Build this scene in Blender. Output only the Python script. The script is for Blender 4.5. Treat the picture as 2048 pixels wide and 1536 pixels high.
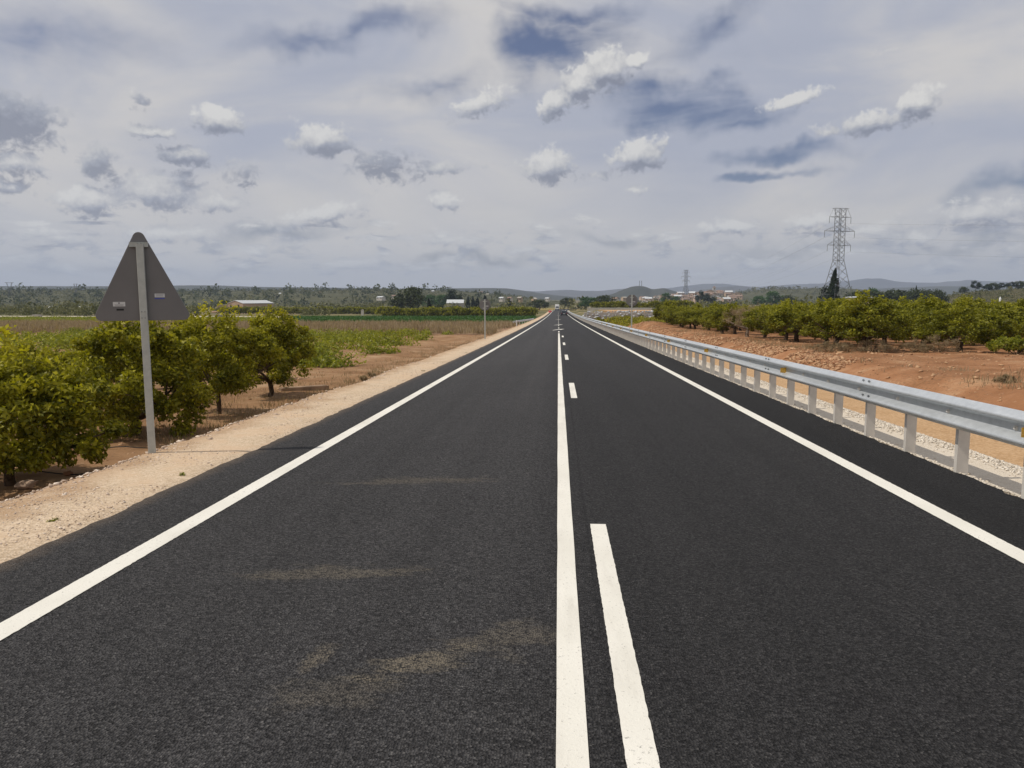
import bpy, math, random
import numpy as np
from mathutils import Vector, Matrix

for _o in list(bpy.data.objects):
    bpy.data.objects.remove(_o)
S = bpy.context.scene
COL = S.collection
R = math.radians
rng = np.random.default_rng(11)
random.seed(11)

# ------------------------------------------------------------------ camera
EYE = 1.6
FPX, PITCH, YAW = 1538.0, math.atan(172 / 1538.0), math.atan(92 / 1538.0)
cam = bpy.data.cameras.new("camera")
cam.sensor_width = 36.0
cam.lens = 36.0 * FPX / 2048.0
cam.clip_start = 0.05
cam.clip_end = 30000.0
camera = bpy.data.objects.new("camera", cam)
camera.location = (0, 0, EYE)
camera.rotation_euler = (math.pi / 2 - PITCH, 0, YAW)
COL.objects.link(camera)
S.camera = camera

_F = Vector((-math.sin(YAW) * math.cos(PITCH), math.cos(YAW) * math.cos(PITCH), -math.sin(PITCH)))
_R = Vector((math.cos(YAW), math.sin(YAW), 0))
_U = _R.cross(_F)


def ray(px, py):
    return _F + _R * ((px - 1024) / FPX) - _U * ((py - 768) / FPX)


def at(px, py, Y):
    """The point at depth Y (metres up the road) seen at a photo pixel."""
    d = ray(px, py)
    return Vector((0, 0, EYE)) + d * (Y / d.y)


# ------------------------------------------------------------------ world, sun, exposure
SUN_TO = Vector((-0.76, -0.15, 1.0)).normalized()
SUN_EL = math.asin(SUN_TO.z)
SUN_AZ = math.atan2(SUN_TO.x, SUN_TO.y)

S.view_settings.view_transform = 'Standard'
S.view_settings.look = 'None'
S.view_settings.exposure = 0.0
S.view_settings.gamma = 1.0
S.view_settings.use_curve_mapping = False

sun = bpy.data.lights.new("sun", 'SUN')
sun.energy = 3.4
sun.angle = R(0.6)
sun.color = (1.0, 0.93, 0.83)
sun_o = bpy.data.objects.new("sun", sun)
sun_o.rotation_euler = (-SUN_TO).to_track_quat('-Z', 'Y').to_euler()
sun_o.location = (-30, -10, 60)
COL.objects.link(sun_o)

W = bpy.data.worlds.new("World")
S.world = W
W.use_nodes = True


class G:
    """Small helper for building node trees."""

    def __init__(self, tree):
        self.t = tree

    def node(self, typ, ins=None, **props):
        n = self.t.nodes.new(typ)
        for k, v in props.items():
            setattr(n, k, v)
        for k, v in (ins or {}).items():
            self.put(n.inputs[k], v)
        return n

    def put(self, sock, v):
        if isinstance(v, bpy.types.NodeSocket):
            self.t.links.new(v, sock)
        else:
            sock.default_value = v

    def m(self, op, a, b=0.0, c=0.0, clamp=False):
        n = self.node('ShaderNodeMath', {0: a, 1: b, 2: c}, operation=op)
        n.use_clamp = clamp
        return n.outputs[0]

    def vm(self, op, a, b=(0, 0, 0)):
        n = self.node('ShaderNodeVectorMath', {0: a, 1: b}, operation=op)
        return n.outputs['Value'] if op in ('LENGTH', 'DOT_PRODUCT') else n.outputs[0]

    def step(self, v, a, b, lo=0.0, hi=1.0):
        n = self.node('ShaderNodeMapRange', {0: v, 1: a, 2: b, 3: lo, 4: hi}, interpolation_type='SMOOTHSTEP')
        return n.outputs[0]

    def mix(self, f, a, b):
        n = self.node('ShaderNodeMix', {0: f, 6: a, 7: b}, data_type='RGBA')
        return n.outputs[2]

    def noise(self, vec, scale, detail=4.0, rough=0.55, dist=0.0, dim='3D'):
        n = self.node('ShaderNodeTexNoise', {'Vector': vec, 'Scale': scale, 'Detail': detail, 'Roughness': rough, 'Distortion': dist}, noise_dimensions=dim)
        return n.outputs[0]

    def scalev(self, vec, s, loc=(0, 0, 0), rot=(0, 0, 0)):
        return self.node('ShaderNodeMapping', {'Vector': vec, 'Location': loc, 'Rotation': rot, 'Scale': s}).outputs[0]

    def ramp(self, f, stops):
        n = self.node('ShaderNodeValToRGB', {0: f})
        e = n.color_ramp.elements
        while len(e) < len(stops):
            e.new(0.5)
        for el, (p, c) in zip(e, stops):
            el.position = p
            el.color = c if len(c) == 4 else (*c, 1)
        return n.outputs[0]


def azel(px, py):
    d = ray(px, py).normalized()
    return math.degrees(math.atan2(d.x, d.y)), math.degrees(math.asin(d.z))


PXD = math.degrees(1 / 1600.0)   # degrees of sky per photo pixel

# cumulus: centre, half-width, half-height (photo pixels), tilt in degrees, weight
CUMULI = [
    (438, 240, 62, 32, -4, 1.0), (310, 264, 62, 17, 0, .75), (640, 280, 74, 40, 0, 1.0), (285, 202, 30, 20, 0, .5),
    (20, 240, 95, 62, 0, .85), (35, 325, 55, 32, 0, .8), (20, 372, 40, 20, 0, .8), (197, 328, 44, 36, 0, .75),
    (367, 312, 55, 26, 0, .7), (362, 350, 36, 22, 0, .6), (172, 402, 62, 36, 0, .95), (320, 385, 95, 46, 0, .9), (415, 402, 80, 26, 0, .7),
    (485, 348, 50, 34, 0, .5), (1112, 207, 52, 32, 24, 1.0), (1162, 168, 58, 46, 10, 1.1), (1213, 138, 66, 44, 6, 1.1), (1268, 122, 40, 20, 14, .9), (1275, 310, 68, 42, 8, 1.15), (1095, 332, 66, 42, 6, 1.1),
    (1190, 352, 50, 12, 5, .5), (965, 205, 85, 30, 18, .75), (770, 330, 85, 42, 0, .6), (880, 335, 100, 22, 8, .5),
    (640, 430, 125, 24, 14, .75), (888, 403, 46, 20, 0, .8), (1842, 205, 44, 38, 10, 1.0), (1745, 245, 120, 26, 8, .75),
    (1590, 198, 70, 18, 14, .8), (1770, 100, 24, 9, 10, .5), (1842, 474, 34, 20, 12, .9), (1960, 425, 110, 28, 4, .75),
    (1625, 442, 75, 20, 5, .8), (1465, 452, 80, 16, 0, .75), (1270, 378, 40, 12, 10, .4), (90, 470, 120, 18, 0, .6), (330, 470, 140, 20, 4, .55), (900, 480, 120, 14, 0, .5),
]
# cumulus that hang in the shade of others
SHADES = [(10, 235, 130, 85, 0, 1), (197, 330, 70, 60, 0, 1), (365, 325, 95, 62, 0, 1), (285, 202, 55, 40, 0, 1), (790, 332, 170, 70, 0, 1), (310, 264, 100, 34, 0, .9), (485, 348, 80, 55, 0, .8), (1190, 352, 70, 24, 0, 1), (1770, 100, 50, 30, 0, 1), (20, 372, 70, 40, 0, .8), (1720, 252, 130, 40, 0, .6)]
# openings in the high cloud sheet
HOLES = [
    (1110, 85, 170, 75, 10, 1.01), (1340, 205, 250, 52, -6, 1.26), (1600, 312, 180, 26, 0, 1.30), (1560, 362, 150, 16, 4, 1.18),
    (690, 75, 280, 42, 10, 0.64), (110, 80, 260, 60, 0, 0.47), (860, 170, 170, 34, 12, 0.51), (1500, 235, 110, 30, 10, 0.71),
    (1440, 50, 200, 42, 20, 0.51), (2050, 370, 150, 34, 0, 0.68), (1150, 20, 170, 30, 0, 0.83), (560, 465, 160, 24, 8, 0.59), (1190, 470, 160, 20, 0, 0.71),
    (960, 520, 260, 16, 0, 0.59), (1560, 500, 200, 20, 0, 0.59), (300, 540, 260, 14, 0, 0.59), (1950, 480, 160, 18, 0, 0.71),
]


def ellipse_field(g, vec, items):
    out = None
    for (px, py, rx, ry, tilt, w) in items:
        a, e = azel(px, py)
        mp = g.node('ShaderNodeMapping', {'Vector': vec, 'Location': (a, e, 0), 'Rotation': (0, 0, R(tilt)), 'Scale': (rx * PXD, ry * PXD, 1e6)}, vector_type='TEXTURE')
        if out is not None:      # each step waits for the one before, which keeps the shader's stack small
            g.put(mp.inputs['Location'], g.node('ShaderNodeCombineXYZ', {0: a, 1: e, 2: out}).outputs[0])
        ln = g.vm('LENGTH', mp.outputs[0])
        d = g.m('MULTIPLY_ADD', ln, -w, w)
        out = d if out is None else g.m('MAXIMUM', out, d)
    return out


def build_world():
    t = W.node_tree
    t.nodes.clear()
    # a group that gives the cumulus density for a sky position in degrees (azimuth, elevation)
    grp = bpy.data.node_groups.new("cumulus_density", 'ShaderNodeTree')
    grp.interface.new_socket("Vector", in_out='INPUT', socket_type='NodeSocketVector')
    grp.interface.new_socket("Density", in_out='OUTPUT', socket_type='NodeSocketFloat')
    grp.interface.new_socket("Body", in_out='OUTPUT', socket_type='NodeSocketFloat')
    gg = G(grp)
    gi = grp.nodes.new('NodeGroupInput')
    go = grp.nodes.new('NodeGroupOutput')
    v = gi.outputs[0]
    wn = gg.node('ShaderNodeTexNoise', {'Vector': v, 'Scale': 0.9, 'Detail': 3.0, 'Roughness': .6}, noise_dimensions='2D')
    warp = gg.vm('MULTIPLY', gg.vm('SUBTRACT', wn.outputs['Color'], (.5, .5, .5)), (1.5, .8, 0))
    vw = gg.vm('ADD', v, warp)
    D = ellipse_field(gg, vw, CUMULI)
    n1 = gg.noise(gg.vm('MULTIPLY', v, (1, 1.35, 1)), 0.75, 8.0, .62, 0.4, '2D')
    E = D
    D = gg.m('ADD', D, gg.m('MULTIPLY', gg.m('SUBTRACT', n1, .53), 1.35))
    n3 = gg.noise(v, 2.6, 5.0, .6, 0.0, '2D')
    D = gg.m('ADD', D, gg.m('MULTIPLY', gg.m('SUBTRACT', n3, .5), .5))
    # small cumulus ranged along the horizon
    sep = gg.node('ShaderNodeSeparateXYZ', {0: v})
    el = sep.outputs[1]
    hz = gg.m('MULTIPLY', gg.step(el, 0.4, 2.0), gg.step(el, 9.0, 4.0))
    n2 = gg.noise(gg.vm('MULTIPLY', v, (.42, 1.25, 1)), 0.8, 7.0, .6, 0.3, '2D')
    H = gg.m('MULTIPLY', gg.m('SUBTRACT', n2, .47), 2.6)
    H = gg.m('ADD', H, gg.m('MULTIPLY', gg.m('SUBTRACT', hz, 1.0), 1.2))
    gg.put(go.inputs[0], gg.m('MAXIMUM', D, H))
    gg.put(go.inputs[1], gg.m('MAXIMUM', E, gg.m('MULTIPLY', H, .6)))

    g = G(t)
    gen = g.node('ShaderNodeTexCoord').outputs['Generated']
    sx = g.node('ShaderNodeSeparateXYZ', {0: gen})
    az = g.m('MULTIPLY', g.m('ARCTAN2', sx.outputs[0], sx.outputs[1]), 57.29578)
    el = g.m('MULTIPLY', g.m('ARCSINE', sx.outputs[2]), 57.29578)
    pos = g.node('ShaderNodeCombineXYZ', {0: az, 1: el, 2: 0.0}).outputs[0]
    sky = g.node('ShaderNodeTexSky', sky_type='NISHITA')
    sky.sun_disc = False
    sky.sun_elevation = SUN_EL
    sky.sun_rotation = SUN_AZ
    sky.air_density = 1.0
    sky.dust_density = 1.5
    sky.ozone_density = 1.5
    blue = g.vm('MULTIPLY', sky.outputs[0], SKY_TINT)
    # high thin cloud sheet
    wn = g.node('ShaderNodeTexNoise', {'Vector': pos, 'Scale': 0.16, 'Detail': 4.0, 'Roughness': .55}, noise_dimensions='2D')
    wp = g.vm('MULTIPLY', g.vm('SUBTRACT', wn.outputs['Color'], (.5, .5, .5)), (9, 4.5, 0))
    vw = g.vm('ADD', pos, wp)
    hole = g.m('MAXIMUM', ellipse_field(g, vw, HOLES), 0.0)
    ci = g.noise(g.scalev(pos, (.06, .24, 1), rot=(0, 0, R(-8))), 1.0, 7.0, .6, .6, '2D')
    st_ = g.noise(g.scalev(pos, (.09, .30, 1), rot=(0, 0, R(-14))), 1.0, 5.0, .55, .3, '2D')
    cover = g.m('SUBTRACT', g.m('ADD', 1.02, g.m('MULTIPLY', g.m('SUBTRACT', ci, .5), .9)), g.m('MULTIPLY', g.m('MULTIPLY', hole, g.step(st_, .25, .75, .45, 1.35)), 1.7))
    cover = g.step(cover, -.50, 1.1, .0, 1.0)
    tone = g.noise(g.scalev(pos, (.05, .13, 1)), 1.0, 5.0, .55, .4, '2D')
    sheet = g.mix(g.step(tone, .3, .7), SHEET_A, SHEET_B)
    lowt = g.step(el, 11.0, 1.0)
    sheet = g.mix(g.m('MULTIPLY', lowt, .75), sheet, SHEET_LOW)
    base = g.mix(cover, blue, sheet)
    # cumulus
    def dens(vec):
        n = t.nodes.new('ShaderNodeGroup')
        n.node_tree = grp
        g.put(n.inputs[0], vec)
        return n.outputs
    d0, e0 = dens(pos)
    d1, e1 = dens(g.vm('ADD', pos, (-.20, .72, 0)))
    alpha = g.step(d0, -.02, .45)
    dl = g.m('ADD', g.m('MULTIPLY', g.m('SUBTRACT', d0, d1), .36), g.m('MULTIPLY', g.m('SUBTRACT', e0, e1), .8))
    gloom = g.m('MULTIPLY', g.m('MAXIMUM', ellipse_field(g, pos, SHADES), 0.0, clamp=True), .62)
    lit = g.m('SUBTRACT', g.m('ADD', .38, dl), gloom, clamp=True)
    ccol = g.ramp(lit, [(0.0, CU_DARK), (.28, CU_MID), (.62, CU_LIGHT), (1.0, CU_WHITE)])
    low_al = g.step(el, 1.0, 6.0, .8, .88)
    final = g.mix(g.m('MULTIPLY', alpha, low_al), base, ccol)
    # below the horizon: plain dull ground light
    final = g.mix(g.step(el, -1.0, 0.0), (1.6, 1.4, 1.2, 1), final)
    bg = g.node('ShaderNodeBackground', {'Color': final, 'Strength': 0.1})
    out = g.node('ShaderNodeOutputWorld')
    g.put(out.inputs[0], bg.outputs[0])


# linear radiance of the sky, in units of the 0.1 background strength
SKY_TINT = (.60, .56, .66)
SHEET_A, SHEET_B = (4.2, 4.45, 5.3, 1), (6.3, 6.1, 5.95, 1)
SHEET_LOW = (6.9, 6.55, 6.0, 1)
CU_DARK, CU_MID, CU_LIGHT, CU_WHITE = (2.2, 2.35, 2.95), (3.3, 3.5, 4.1), (5.7, 5.65, 5.65), (7.4, 7.25, 6.95)
build_world()

# ------------------------------------------------------------------ helpers: materials
MATS = {}


def mat_new(name):
    m = bpy.data.materials.new(name)
    m.use_nodes = True
    m.node_tree.nodes.clear()
    g = G(m.node_tree)
    out = g.node('ShaderNodeOutputMaterial')
    MATS[name] = m
    return m, g, out


def mat(name, col, rough=.7, metal=0.0, var=.15, scale=6.0, col2=None, spec=.3, bump=0.0, bscale=60.0, detail=6.0, stretch=(1, 1, 1), coat=0.0):
    """Principled surface with procedural colour variation (object space)."""
    m, g, out = mat_new(name)
    co = g.node('ShaderNodeTexCoord').outputs['Object']
    if stretch != (1, 1, 1):
        co = g.scalev(co, stretch)
    n = g.noise(co, scale, detail, .6)
    c2 = col2 or tuple(max(0, c * (1 - 2 * var)) for c in col)
    c1 = col if col2 else tuple(c * (1 + var) for c in col)
    c = g.ramp(n, [(.3, c2), (.7, c1)])
    b = g.node('ShaderNodeBsdfPrincipled', {'Base Color': c, 'Roughness': rough, 'Metallic': metal, 'Specular IOR Level': spec, 'Coat Weight': coat})
    if bump:
        bn = g.noise(co, bscale, 4, .6)
        bp = g.node('ShaderNodeBump', {'Strength': bump, 'Distance': .02, 'Height': bn})
        g.put(b.inputs['Normal'], bp.outputs[0])
    g.put(out.inputs[0], b.outputs[0])
    return m


def leaf_mat(name, dark, light, trans=.35, rough=.5, spec=.35):
    m, g, out = mat_new(name)
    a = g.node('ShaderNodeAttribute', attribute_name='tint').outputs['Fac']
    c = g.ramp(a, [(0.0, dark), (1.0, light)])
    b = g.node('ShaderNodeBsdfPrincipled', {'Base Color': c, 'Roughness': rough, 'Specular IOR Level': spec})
    tr = g.node('ShaderNodeBsdfTranslucent', {'Color': g.vm('MULTIPLY', c, (1.15, 1.2, .55))})
    mx = g.node('ShaderNodeMixShader', {0: trans, 1: b.outputs[0], 2: tr.outputs[0]})
    g.put(out.inputs[0], mx.outputs[0])
    return m


# ------------------------------------------------------------------ helpers: objects
def tag(o, label=None, cat=None, group=None, kind=None):
    if label: o['label'] = label
    if cat: o['category'] = cat
    if group: o['group'] = group
    if kind: o['kind'] = kind
    return o


def thing(name, loc, label, cat, group=None, rz=0.0):
    o = bpy.data.objects.new(name, None)
    o.empty_display_size = .2
    o.location = loc
    o.rotation_euler = (0, 0, rz)
    COL.objects.link(o)
    return tag(o, label, cat, group)


def mesh_obj(name, v, f, material, parent=None, smooth=False, tint=None):
    me = bpy.data.meshes.new(name)
    if isinstance(v, np.ndarray) and isinstance(f, np.ndarray):
        nf, k = f.shape
        me.vertices.add(len(v))
        me.vertices.foreach_set('co', np.ascontiguousarray(v, dtype=np.float32).ravel())
        me.loops.add(nf * k)
        me.loops.foreach_set('vertex_index', np.ascontiguousarray(f, dtype=np.int32).ravel())
        me.polygons.add(nf)
        me.polygons.foreach_set('loop_start', np.arange(0, nf * k, k, dtype=np.int32))
        me.update(calc_edges=True)
    else:
        me.from_pydata([tuple(p) for p in v], [], [tuple(int(i) for i in q) for q in f])
        me.update()
    if tint is not None:
        at_ = me.attributes.new('tint', 'FLOAT', 'FACE')
        at_.data.foreach_set('value', np.ascontiguousarray(tint, dtype=np.float32))
    if smooth:
        me.polygons.foreach_set('use_smooth', np.ones(len(me.polygons), dtype=bool))
    if material is not None:
        me.materials.append(material)
    o = bpy.data.objects.new(name, me)
    COL.objects.link(o)
    if parent is not None:
        o.parent = parent
    return o


class MB:
    """Collects shapes, then links them as ONE mesh object."""

    def __init__(self):
        self.v, self.f = [], []

    def add(self, v, f):
        b = len(self.v)
        self.v += [tuple(p) for p in v]
        self.f += [tuple(i + b for i in q) for q in f]
        return self

    def box(self, x0, x1, y0, y1, z0, z1):
        return self.add([(x0, y0, z0), (x1, y0, z0), (x1, y1, z0), (x0, y1, z0), (x0, y0, z1), (x1, y0, z1), (x1, y1, z1), (x0, y1, z1)],
                        [(0, 3, 2, 1), (4, 5, 6, 7), (0, 1, 5, 4), (1, 2, 6, 5), (2, 3, 7, 6), (3, 0, 4, 7)])

    def tube(self, pts, rad, n=8, cap=True):
        pts = [Vector(p) for p in pts]
        rad = rad if hasattr(rad, '__len__') else [rad] * len(pts)
        V, F = [], []
        up = None
        for i, p in enumerate(pts):
            d = (pts[min(i + 1, len(pts) - 1)] - pts[max(i - 1, 0)]).normalized()
            if up is None:
                up = d.orthogonal().normalized()
            a = (up - d * up.dot(d)).normalized()
            up = a
            b = d.cross(a)
            for k in range(n):
                t = 2 * math.pi * k / n
                V.append(p + (a * math.cos(t) + b * math.sin(t)) * rad[i])
        for i in range(len(pts) - 1):
            for k in range(n):
                F.append((i * n + k, i * n + (k + 1) % n, (i + 1) * n + (k + 1) % n, (i + 1) * n + k))
        if cap:
            F.append(tuple(range(n - 1, -1, -1)))
            F.append(tuple((len(pts) - 1) * n + k for k in range(n)))
        return self.add(V, F)

    def prism(self, poly, axis, a, b):
        """Polygon (u,v) swept along axis from a to b."""
        def P(u, v, w):
            return {'x': (w, u, v), 'y': (u, w, v), 'z': (u, v, w)}[axis]
        n = len(poly)
        V = [P(u, v, a) for u, v in poly] + [P(u, v, b) for u, v in poly]
        F = [tuple(range(n)), tuple(range(2 * n - 1, n - 1, -1))] + [(i, i + n, (i + 1) % n + n, (i + 1) % n) for i in range(n)]
        return self.add(V, F)

    def build(self, name, material, parent=None, smooth=False):
        o = mesh_obj(name, self.v, self.f, material, parent, smooth)
        import bmesh
        bm = bmesh.new()
        bm.from_mesh(o.data)
        bmesh.ops.recalc_face_normals(bm, faces=bm.faces)
        bm.to_mesh(o.data)
        bm.free()
        return o


def copy_tree(o, loc, rz=0.0, scale=1.0, label=None, group=None, cat=None):
    c = o.copy()
    COL.objects.link(c)
    c.location = loc
    c.rotation_euler = (0, 0, rz)
    c.scale = (scale,) * 3 if not hasattr(scale, '__len__') else scale
    tag(c, label, cat, group)
    for ch in list(o.children):
        k = ch.copy()
        COL.objects.link(k)
        k.parent = c
        for gc in list(ch.children):
            q = gc.copy()
            COL.objects.link(q)
            q.parent = k
    return c


# ------------------------------------------------------------------ value noise, terrain
_LAT = np.random.default_rng(5).random((256, 256))


def vnoise(x, y, s=1.0):
    x = np.asarray(x, float) * s
    y = np.asarray(y, float) * s
    xi, yi = np.floor(x).astype(int), np.floor(y).astype(int)
    fx, fy = x - xi, y - yi
    fx, fy = fx * fx * (3 - 2 * fx), fy * fy * (3 - 2 * fy)
    L = lambda i, j: _LAT[i & 255, j & 255]
    return (L(xi, yi) * (1 - fx) + L(xi + 1, yi) * fx) * (1 - fy) + (L(xi, yi + 1) * (1 - fx) + L(xi + 1, yi + 1) * fx) * fy - .5


def fbm(x, y, s=1.0, o=4):
    return sum(vnoise(np.asarray(x) + 17.3 * k, np.asarray(y) + 9.1 * k, s * 2 ** k) * .5 ** k for k in range(o))


def sm(x, a, b):
    t = np.clip((np.asarray(x, float) - a) / (b - a), 0, 1)
    return t * t * (3 - 2 * t)


def zr(y):
    y = np.minimum(np.asarray(y, float), 513.0)
    return -0.0195 * y + 1.9e-5 * np.maximum(y, 0) ** 2


def xc(y):
    y = np.asarray(y, float)
    return 6.6e-5 * np.maximum(y - 300, 0) ** 2 + 1.6e-3 * np.maximum(y - 415, 0) ** 2


def hgt(x, y):
    x, y = np.asarray(x, float), np.asarray(y, float)
    xx = x - xc(y)
    z = zr(y) - .02
    road = sm(xx, -3.7, -3.45) * sm(xx, 4.1, 3.9)
    left = sm(xx, -4.62 + .22 * fbm(x * 0, y, .5), -5.65)
    z = z - .56 * left + left * (.05 * fbm(x, y, .9) + .14 * fbm(x, y, .13, 2))
    r1 = sm(xx, 5.0, 5.7)
    r2 = sm(xx, 7.7, 9.5 + .5 * fbm(x * 0, y, .25))
    near = sm(y, 98, 84)
    z = z - .07 * sm(xx, 4.06, 4.2)
    z = z - .26 * r1 + r2 * (.36 + .12 * near) + r1 * (.035 * fbm(x, y, 1.2)) + r2 * (.10 * fbm(x, y, .35) + .05 * fbm(x, y, 1.3))
    z = z + .5 * np.exp(-(((xx - 10.0) / 2.2) ** 2 + ((y - 84) / 7) ** 2))
    z = z - .05 * road
    tr_ = sm(y, 151.2, 153.5) * sm(y, 310, 245) * sm(xx, 8.0, 11.0)
    z = z * (1 - tr_) + (-1.05 - .011 * (y - 153)) * tr_
    far = sm(y, 250, 700)
    z = z + far * 1.5 * fbm(x, y, .004, 3)
    return z


def H(x, y):
    return float(hgt(np.array([x]), np.array([y]))[0])


def grid_mesh(name, X, Y, Z, material, smooth=True, parent=None):
    ny, nx = X.shape
    v = np.stack([X, Y, Z], -1).reshape(-1, 3)
    i = np.arange(nx * ny).reshape(ny, nx)
    f = np.stack([i[:-1, :-1], i[:-1, 1:], i[1:, 1:], i[1:, :-1]], -1).reshape(-1, 4)
    return mesh_obj(name, v, f, material, parent, smooth)


def geo(a, b, n):
    return a * (b / a) ** (np.arange(1, n + 1) / n)


def struct(o):
    return tag(o, kind='structure')


# ------------------------------------------------------------------ materials: ground and road
def ground_mat():
    m, g, out = mat_new('soil')
    p = g.node('ShaderNodeNewGeometry').outputs['Position']
    s = g.node('ShaderNodeSeparateXYZ', {0: p})
    n1 = g.noise(p, .7, 8, .62)
    n2 = g.noise(p, 14, 6, .7)
    n3 = g.noise(p, .12, 4, .5)
    red = g.mix(g.step(s.outputs[0], -6, 8), g.ramp(n1, [(.3, (.19, .10, .048)), (.52, (.29, .17, .088)), (.72, (.41, .28, .17))]), g.ramp(n1, [(.3, (.21, .095, .042)), (.52, (.33, .165, .082)), (.72, (.45, .28, .16))]))
    litter = g.step(g.m('ADD', n2, g.m('MULTIPLY', n3, .5)), .76, .94)
    red = g.mix(g.m('MULTIPLY', litter, .7), red, (.12, .075, .04, 1))
    pale = g.step(g.noise(p, 5, 7, .75), .60, .74)
    red = g.mix(g.m('MULTIPLY', pale, .55), red, (.55, .40, .27, 1))
    # strip of pale crushed stone that spills down beside the shoulder
    xm = g.m('ADD', s.outputs[0], g.m('MULTIPLY', g.m('SUBTRACT', n1, .5), 1.1))
    spill = g.m('MULTIPLY', g.step(xm, -5.35, -4.75), g.step(s.outputs[0], -3.0, -3.6))
    red = g.mix(g.m('MULTIPLY', spill, .8), red, (.50, .36, .24, 1))
    # farther country: dry grass, stubble and scrub in patches
    f1 = g.noise(p, .012, 6, .6)
    far = g.ramp(f1, [(.30, (.065, .07, .025)), (.46, (.12, .115, .045)), (.58, (.24, .19, .10)), (.72, (.30, .21, .12))])
    far = g.mix(g.step(g.noise(p, .11, 5, .7), .5, .62), far, (.05, .06, .022, 1))
    fm = g.step(s.outputs[1], 120, 230)
    c = g.mix(fm, red, far)
    b = g.node('ShaderNodeBsdfPrincipled', {'Base Color': c, 'Roughness': .95, 'Specular IOR Level': .1})
    bp = g.node('ShaderNodeBump', {'Strength': .7, 'Distance': .03, 'Height': g.noise(p, 22, 6, .7)})
    g.put(b.inputs['Normal'], bp.outputs[0])
    g.put(out.inputs[0], b.outputs[0])
    return m


def asphalt_mat():
    m, g, out = mat_new('asphalt')
    p = g.node('ShaderNodeNewGeometry').outputs['Position']
    s = g.node('ShaderNodeSeparateXYZ', {0: p})
    X, Y = s.outputs[0], s.outputs[1]
    v1 = g.node('ShaderNodeTexVoronoi', {'Vector': p, 'Scale': 92.0, 'Randomness': 1.0})
    grain = g.node('ShaderNodeSeparateColor', {0: v1.outputs['Color']}).outputs[0]
    fine = g.noise(p, 60, 3, .7)
    big = g.noise(p, .5, 4, .6)
    streak = g.noise(g.scalev(p, (1.9, .025, 1)), 1.0, 4, .6)
    a = g.m('ADD', g.m('MULTIPLY', grain, .55), g.m('MULTIPLY', fine, .75))
    base = g.ramp(a, [(.28, (.006, .0058, .006)), (.52, (.021, .0203, .0208)), (.70, (.038, .0367, .0372)), (.90, (.066, .064, .064))])
    # bare stone chips that catch the eye here and there
    chip = g.step(grain, .972, .985)
    base = g.mix(g.m('MULTIPLY', chip, .45), base, (.13, .125, .12, 1))
    # the left lane carries a film of dust, the right shoulder is fresh and dark
    lane = g.step(X, .6, -.6, .70, 1.14)
    lane = g.m('MULTIPLY', lane, g.step(X, 3.0, 3.25, 1.0, .62))
    lane = g.m('MULTIPLY', lane, g.step(X, -2.7, -3.0, 1.0, .93))
    lane = g.m('MULTIPLY', lane, g.m('ADD', .62, g.m('MULTIPLY', streak, .76)))
    seam = g.step(g.m('ABSOLUTE', g.m('SUBTRACT', g.m('ADD', X, g.m('MULTIPLY', big, .02)), .235)), .0, .02, .72, 1.0)
    lane = g.m('MULTIPLY', lane, seam)
    lane = g.m('MULTIPLY', lane, g.m('ADD', .85, g.m('MULTIPLY', big, .30)))
    c = g.vm('SCALE', base)
    c.node.inputs['Scale'].default_value = 1
    g.put(c.node.inputs['Scale'], lane)
    # mud dragged across the left lane by farm tyres
    stn = g.noise(g.scalev(p, (1, 2.2, 1)), 3.2, 7, .72)
    st2 = g.noise(p, 30, 4, .7)
    tot = None
    for (px, py, px2, py2, wd, am) in [(690, 965, 965, 958, .10, .55), (480, 1150, 840, 1140, .075, .6), (700, 1358, 950, 1293, .07, 1.0), (950, 1293, 1110, 1248, .10, .5),
                                       (540, 1405, 800, 1370, .10, .35), (585, 1360, 660, 1293, .035, .7), (740, 1330, 760, 1318, .03, .5)]:
        q0 = ray(px, py); q1 = ray(px2, py2)
        a0 = Vector((0, 0, EYE)) + q0 * (EYE / -(q0.z + .0195 * q0.y))
        a1 = Vector((0, 0, EYE)) + q1 * (EYE / -(q1.z + .0195 * q1.y))
        mid = (a0 + a1) / 2
        L = (a1 - a0).length / 2
        ang = math.atan2(a1.y - a0.y, a1.x - a0.x)
        mp = g.node('ShaderNodeMapping', {'Vector': p, 'Location': (mid.x, mid.y, 0), 'Rotation': (0, 0, ang), 'Scale': (L * 1.25, wd * 2.2, 1000)}, vector_type='TEXTURE')
        e = g.m('MULTIPLY', g.step(g.m('ADD', g.vm('LENGTH', mp.outputs[0]), g.m('MULTIPLY', g.m('SUBTRACT', stn, .5), 3.0)), .95, .3), am)
        tot = e if tot is None else g.m('MAXIMUM', tot, e)
    tot = g.m('MULTIPLY', tot, g.step(g.m('ADD', g.m('MULTIPLY', st2, .6), g.m('MULTIPLY', grain, .4)), .30, .62, .08, 1.0))
    c = g.mix(tot, c, (.155, .133, .10, 1))
    # dust blown on the outer edges
    ed = g.m('MULTIPLY', g.step(g.m('ADD', X, g.m('MULTIPLY', stn, .22)), -3.22, -3.52), .55)
    c = g.mix(g.m('MULTIPLY', ed, st2), c, (.34, .25, .17, 1))
    b = g.node('ShaderNodeBsdfPrincipled', {'Base Color': c, 'Roughness': .82, 'Specular IOR Level': .22})
    dist = g.step(Y, 4, 40, 1.0, .1)
    bp = g.node('ShaderNodeBump', {'Strength': dist, 'Distance': .013, 'Height': g.m('ADD', v1.outputs['Distance'], g.m('MULTIPLY', fine, .6))})
    g.put(b.inputs['Normal'], bp.outputs[0])
    g.put(out.inputs[0], b.outputs[0])
    return m


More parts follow.
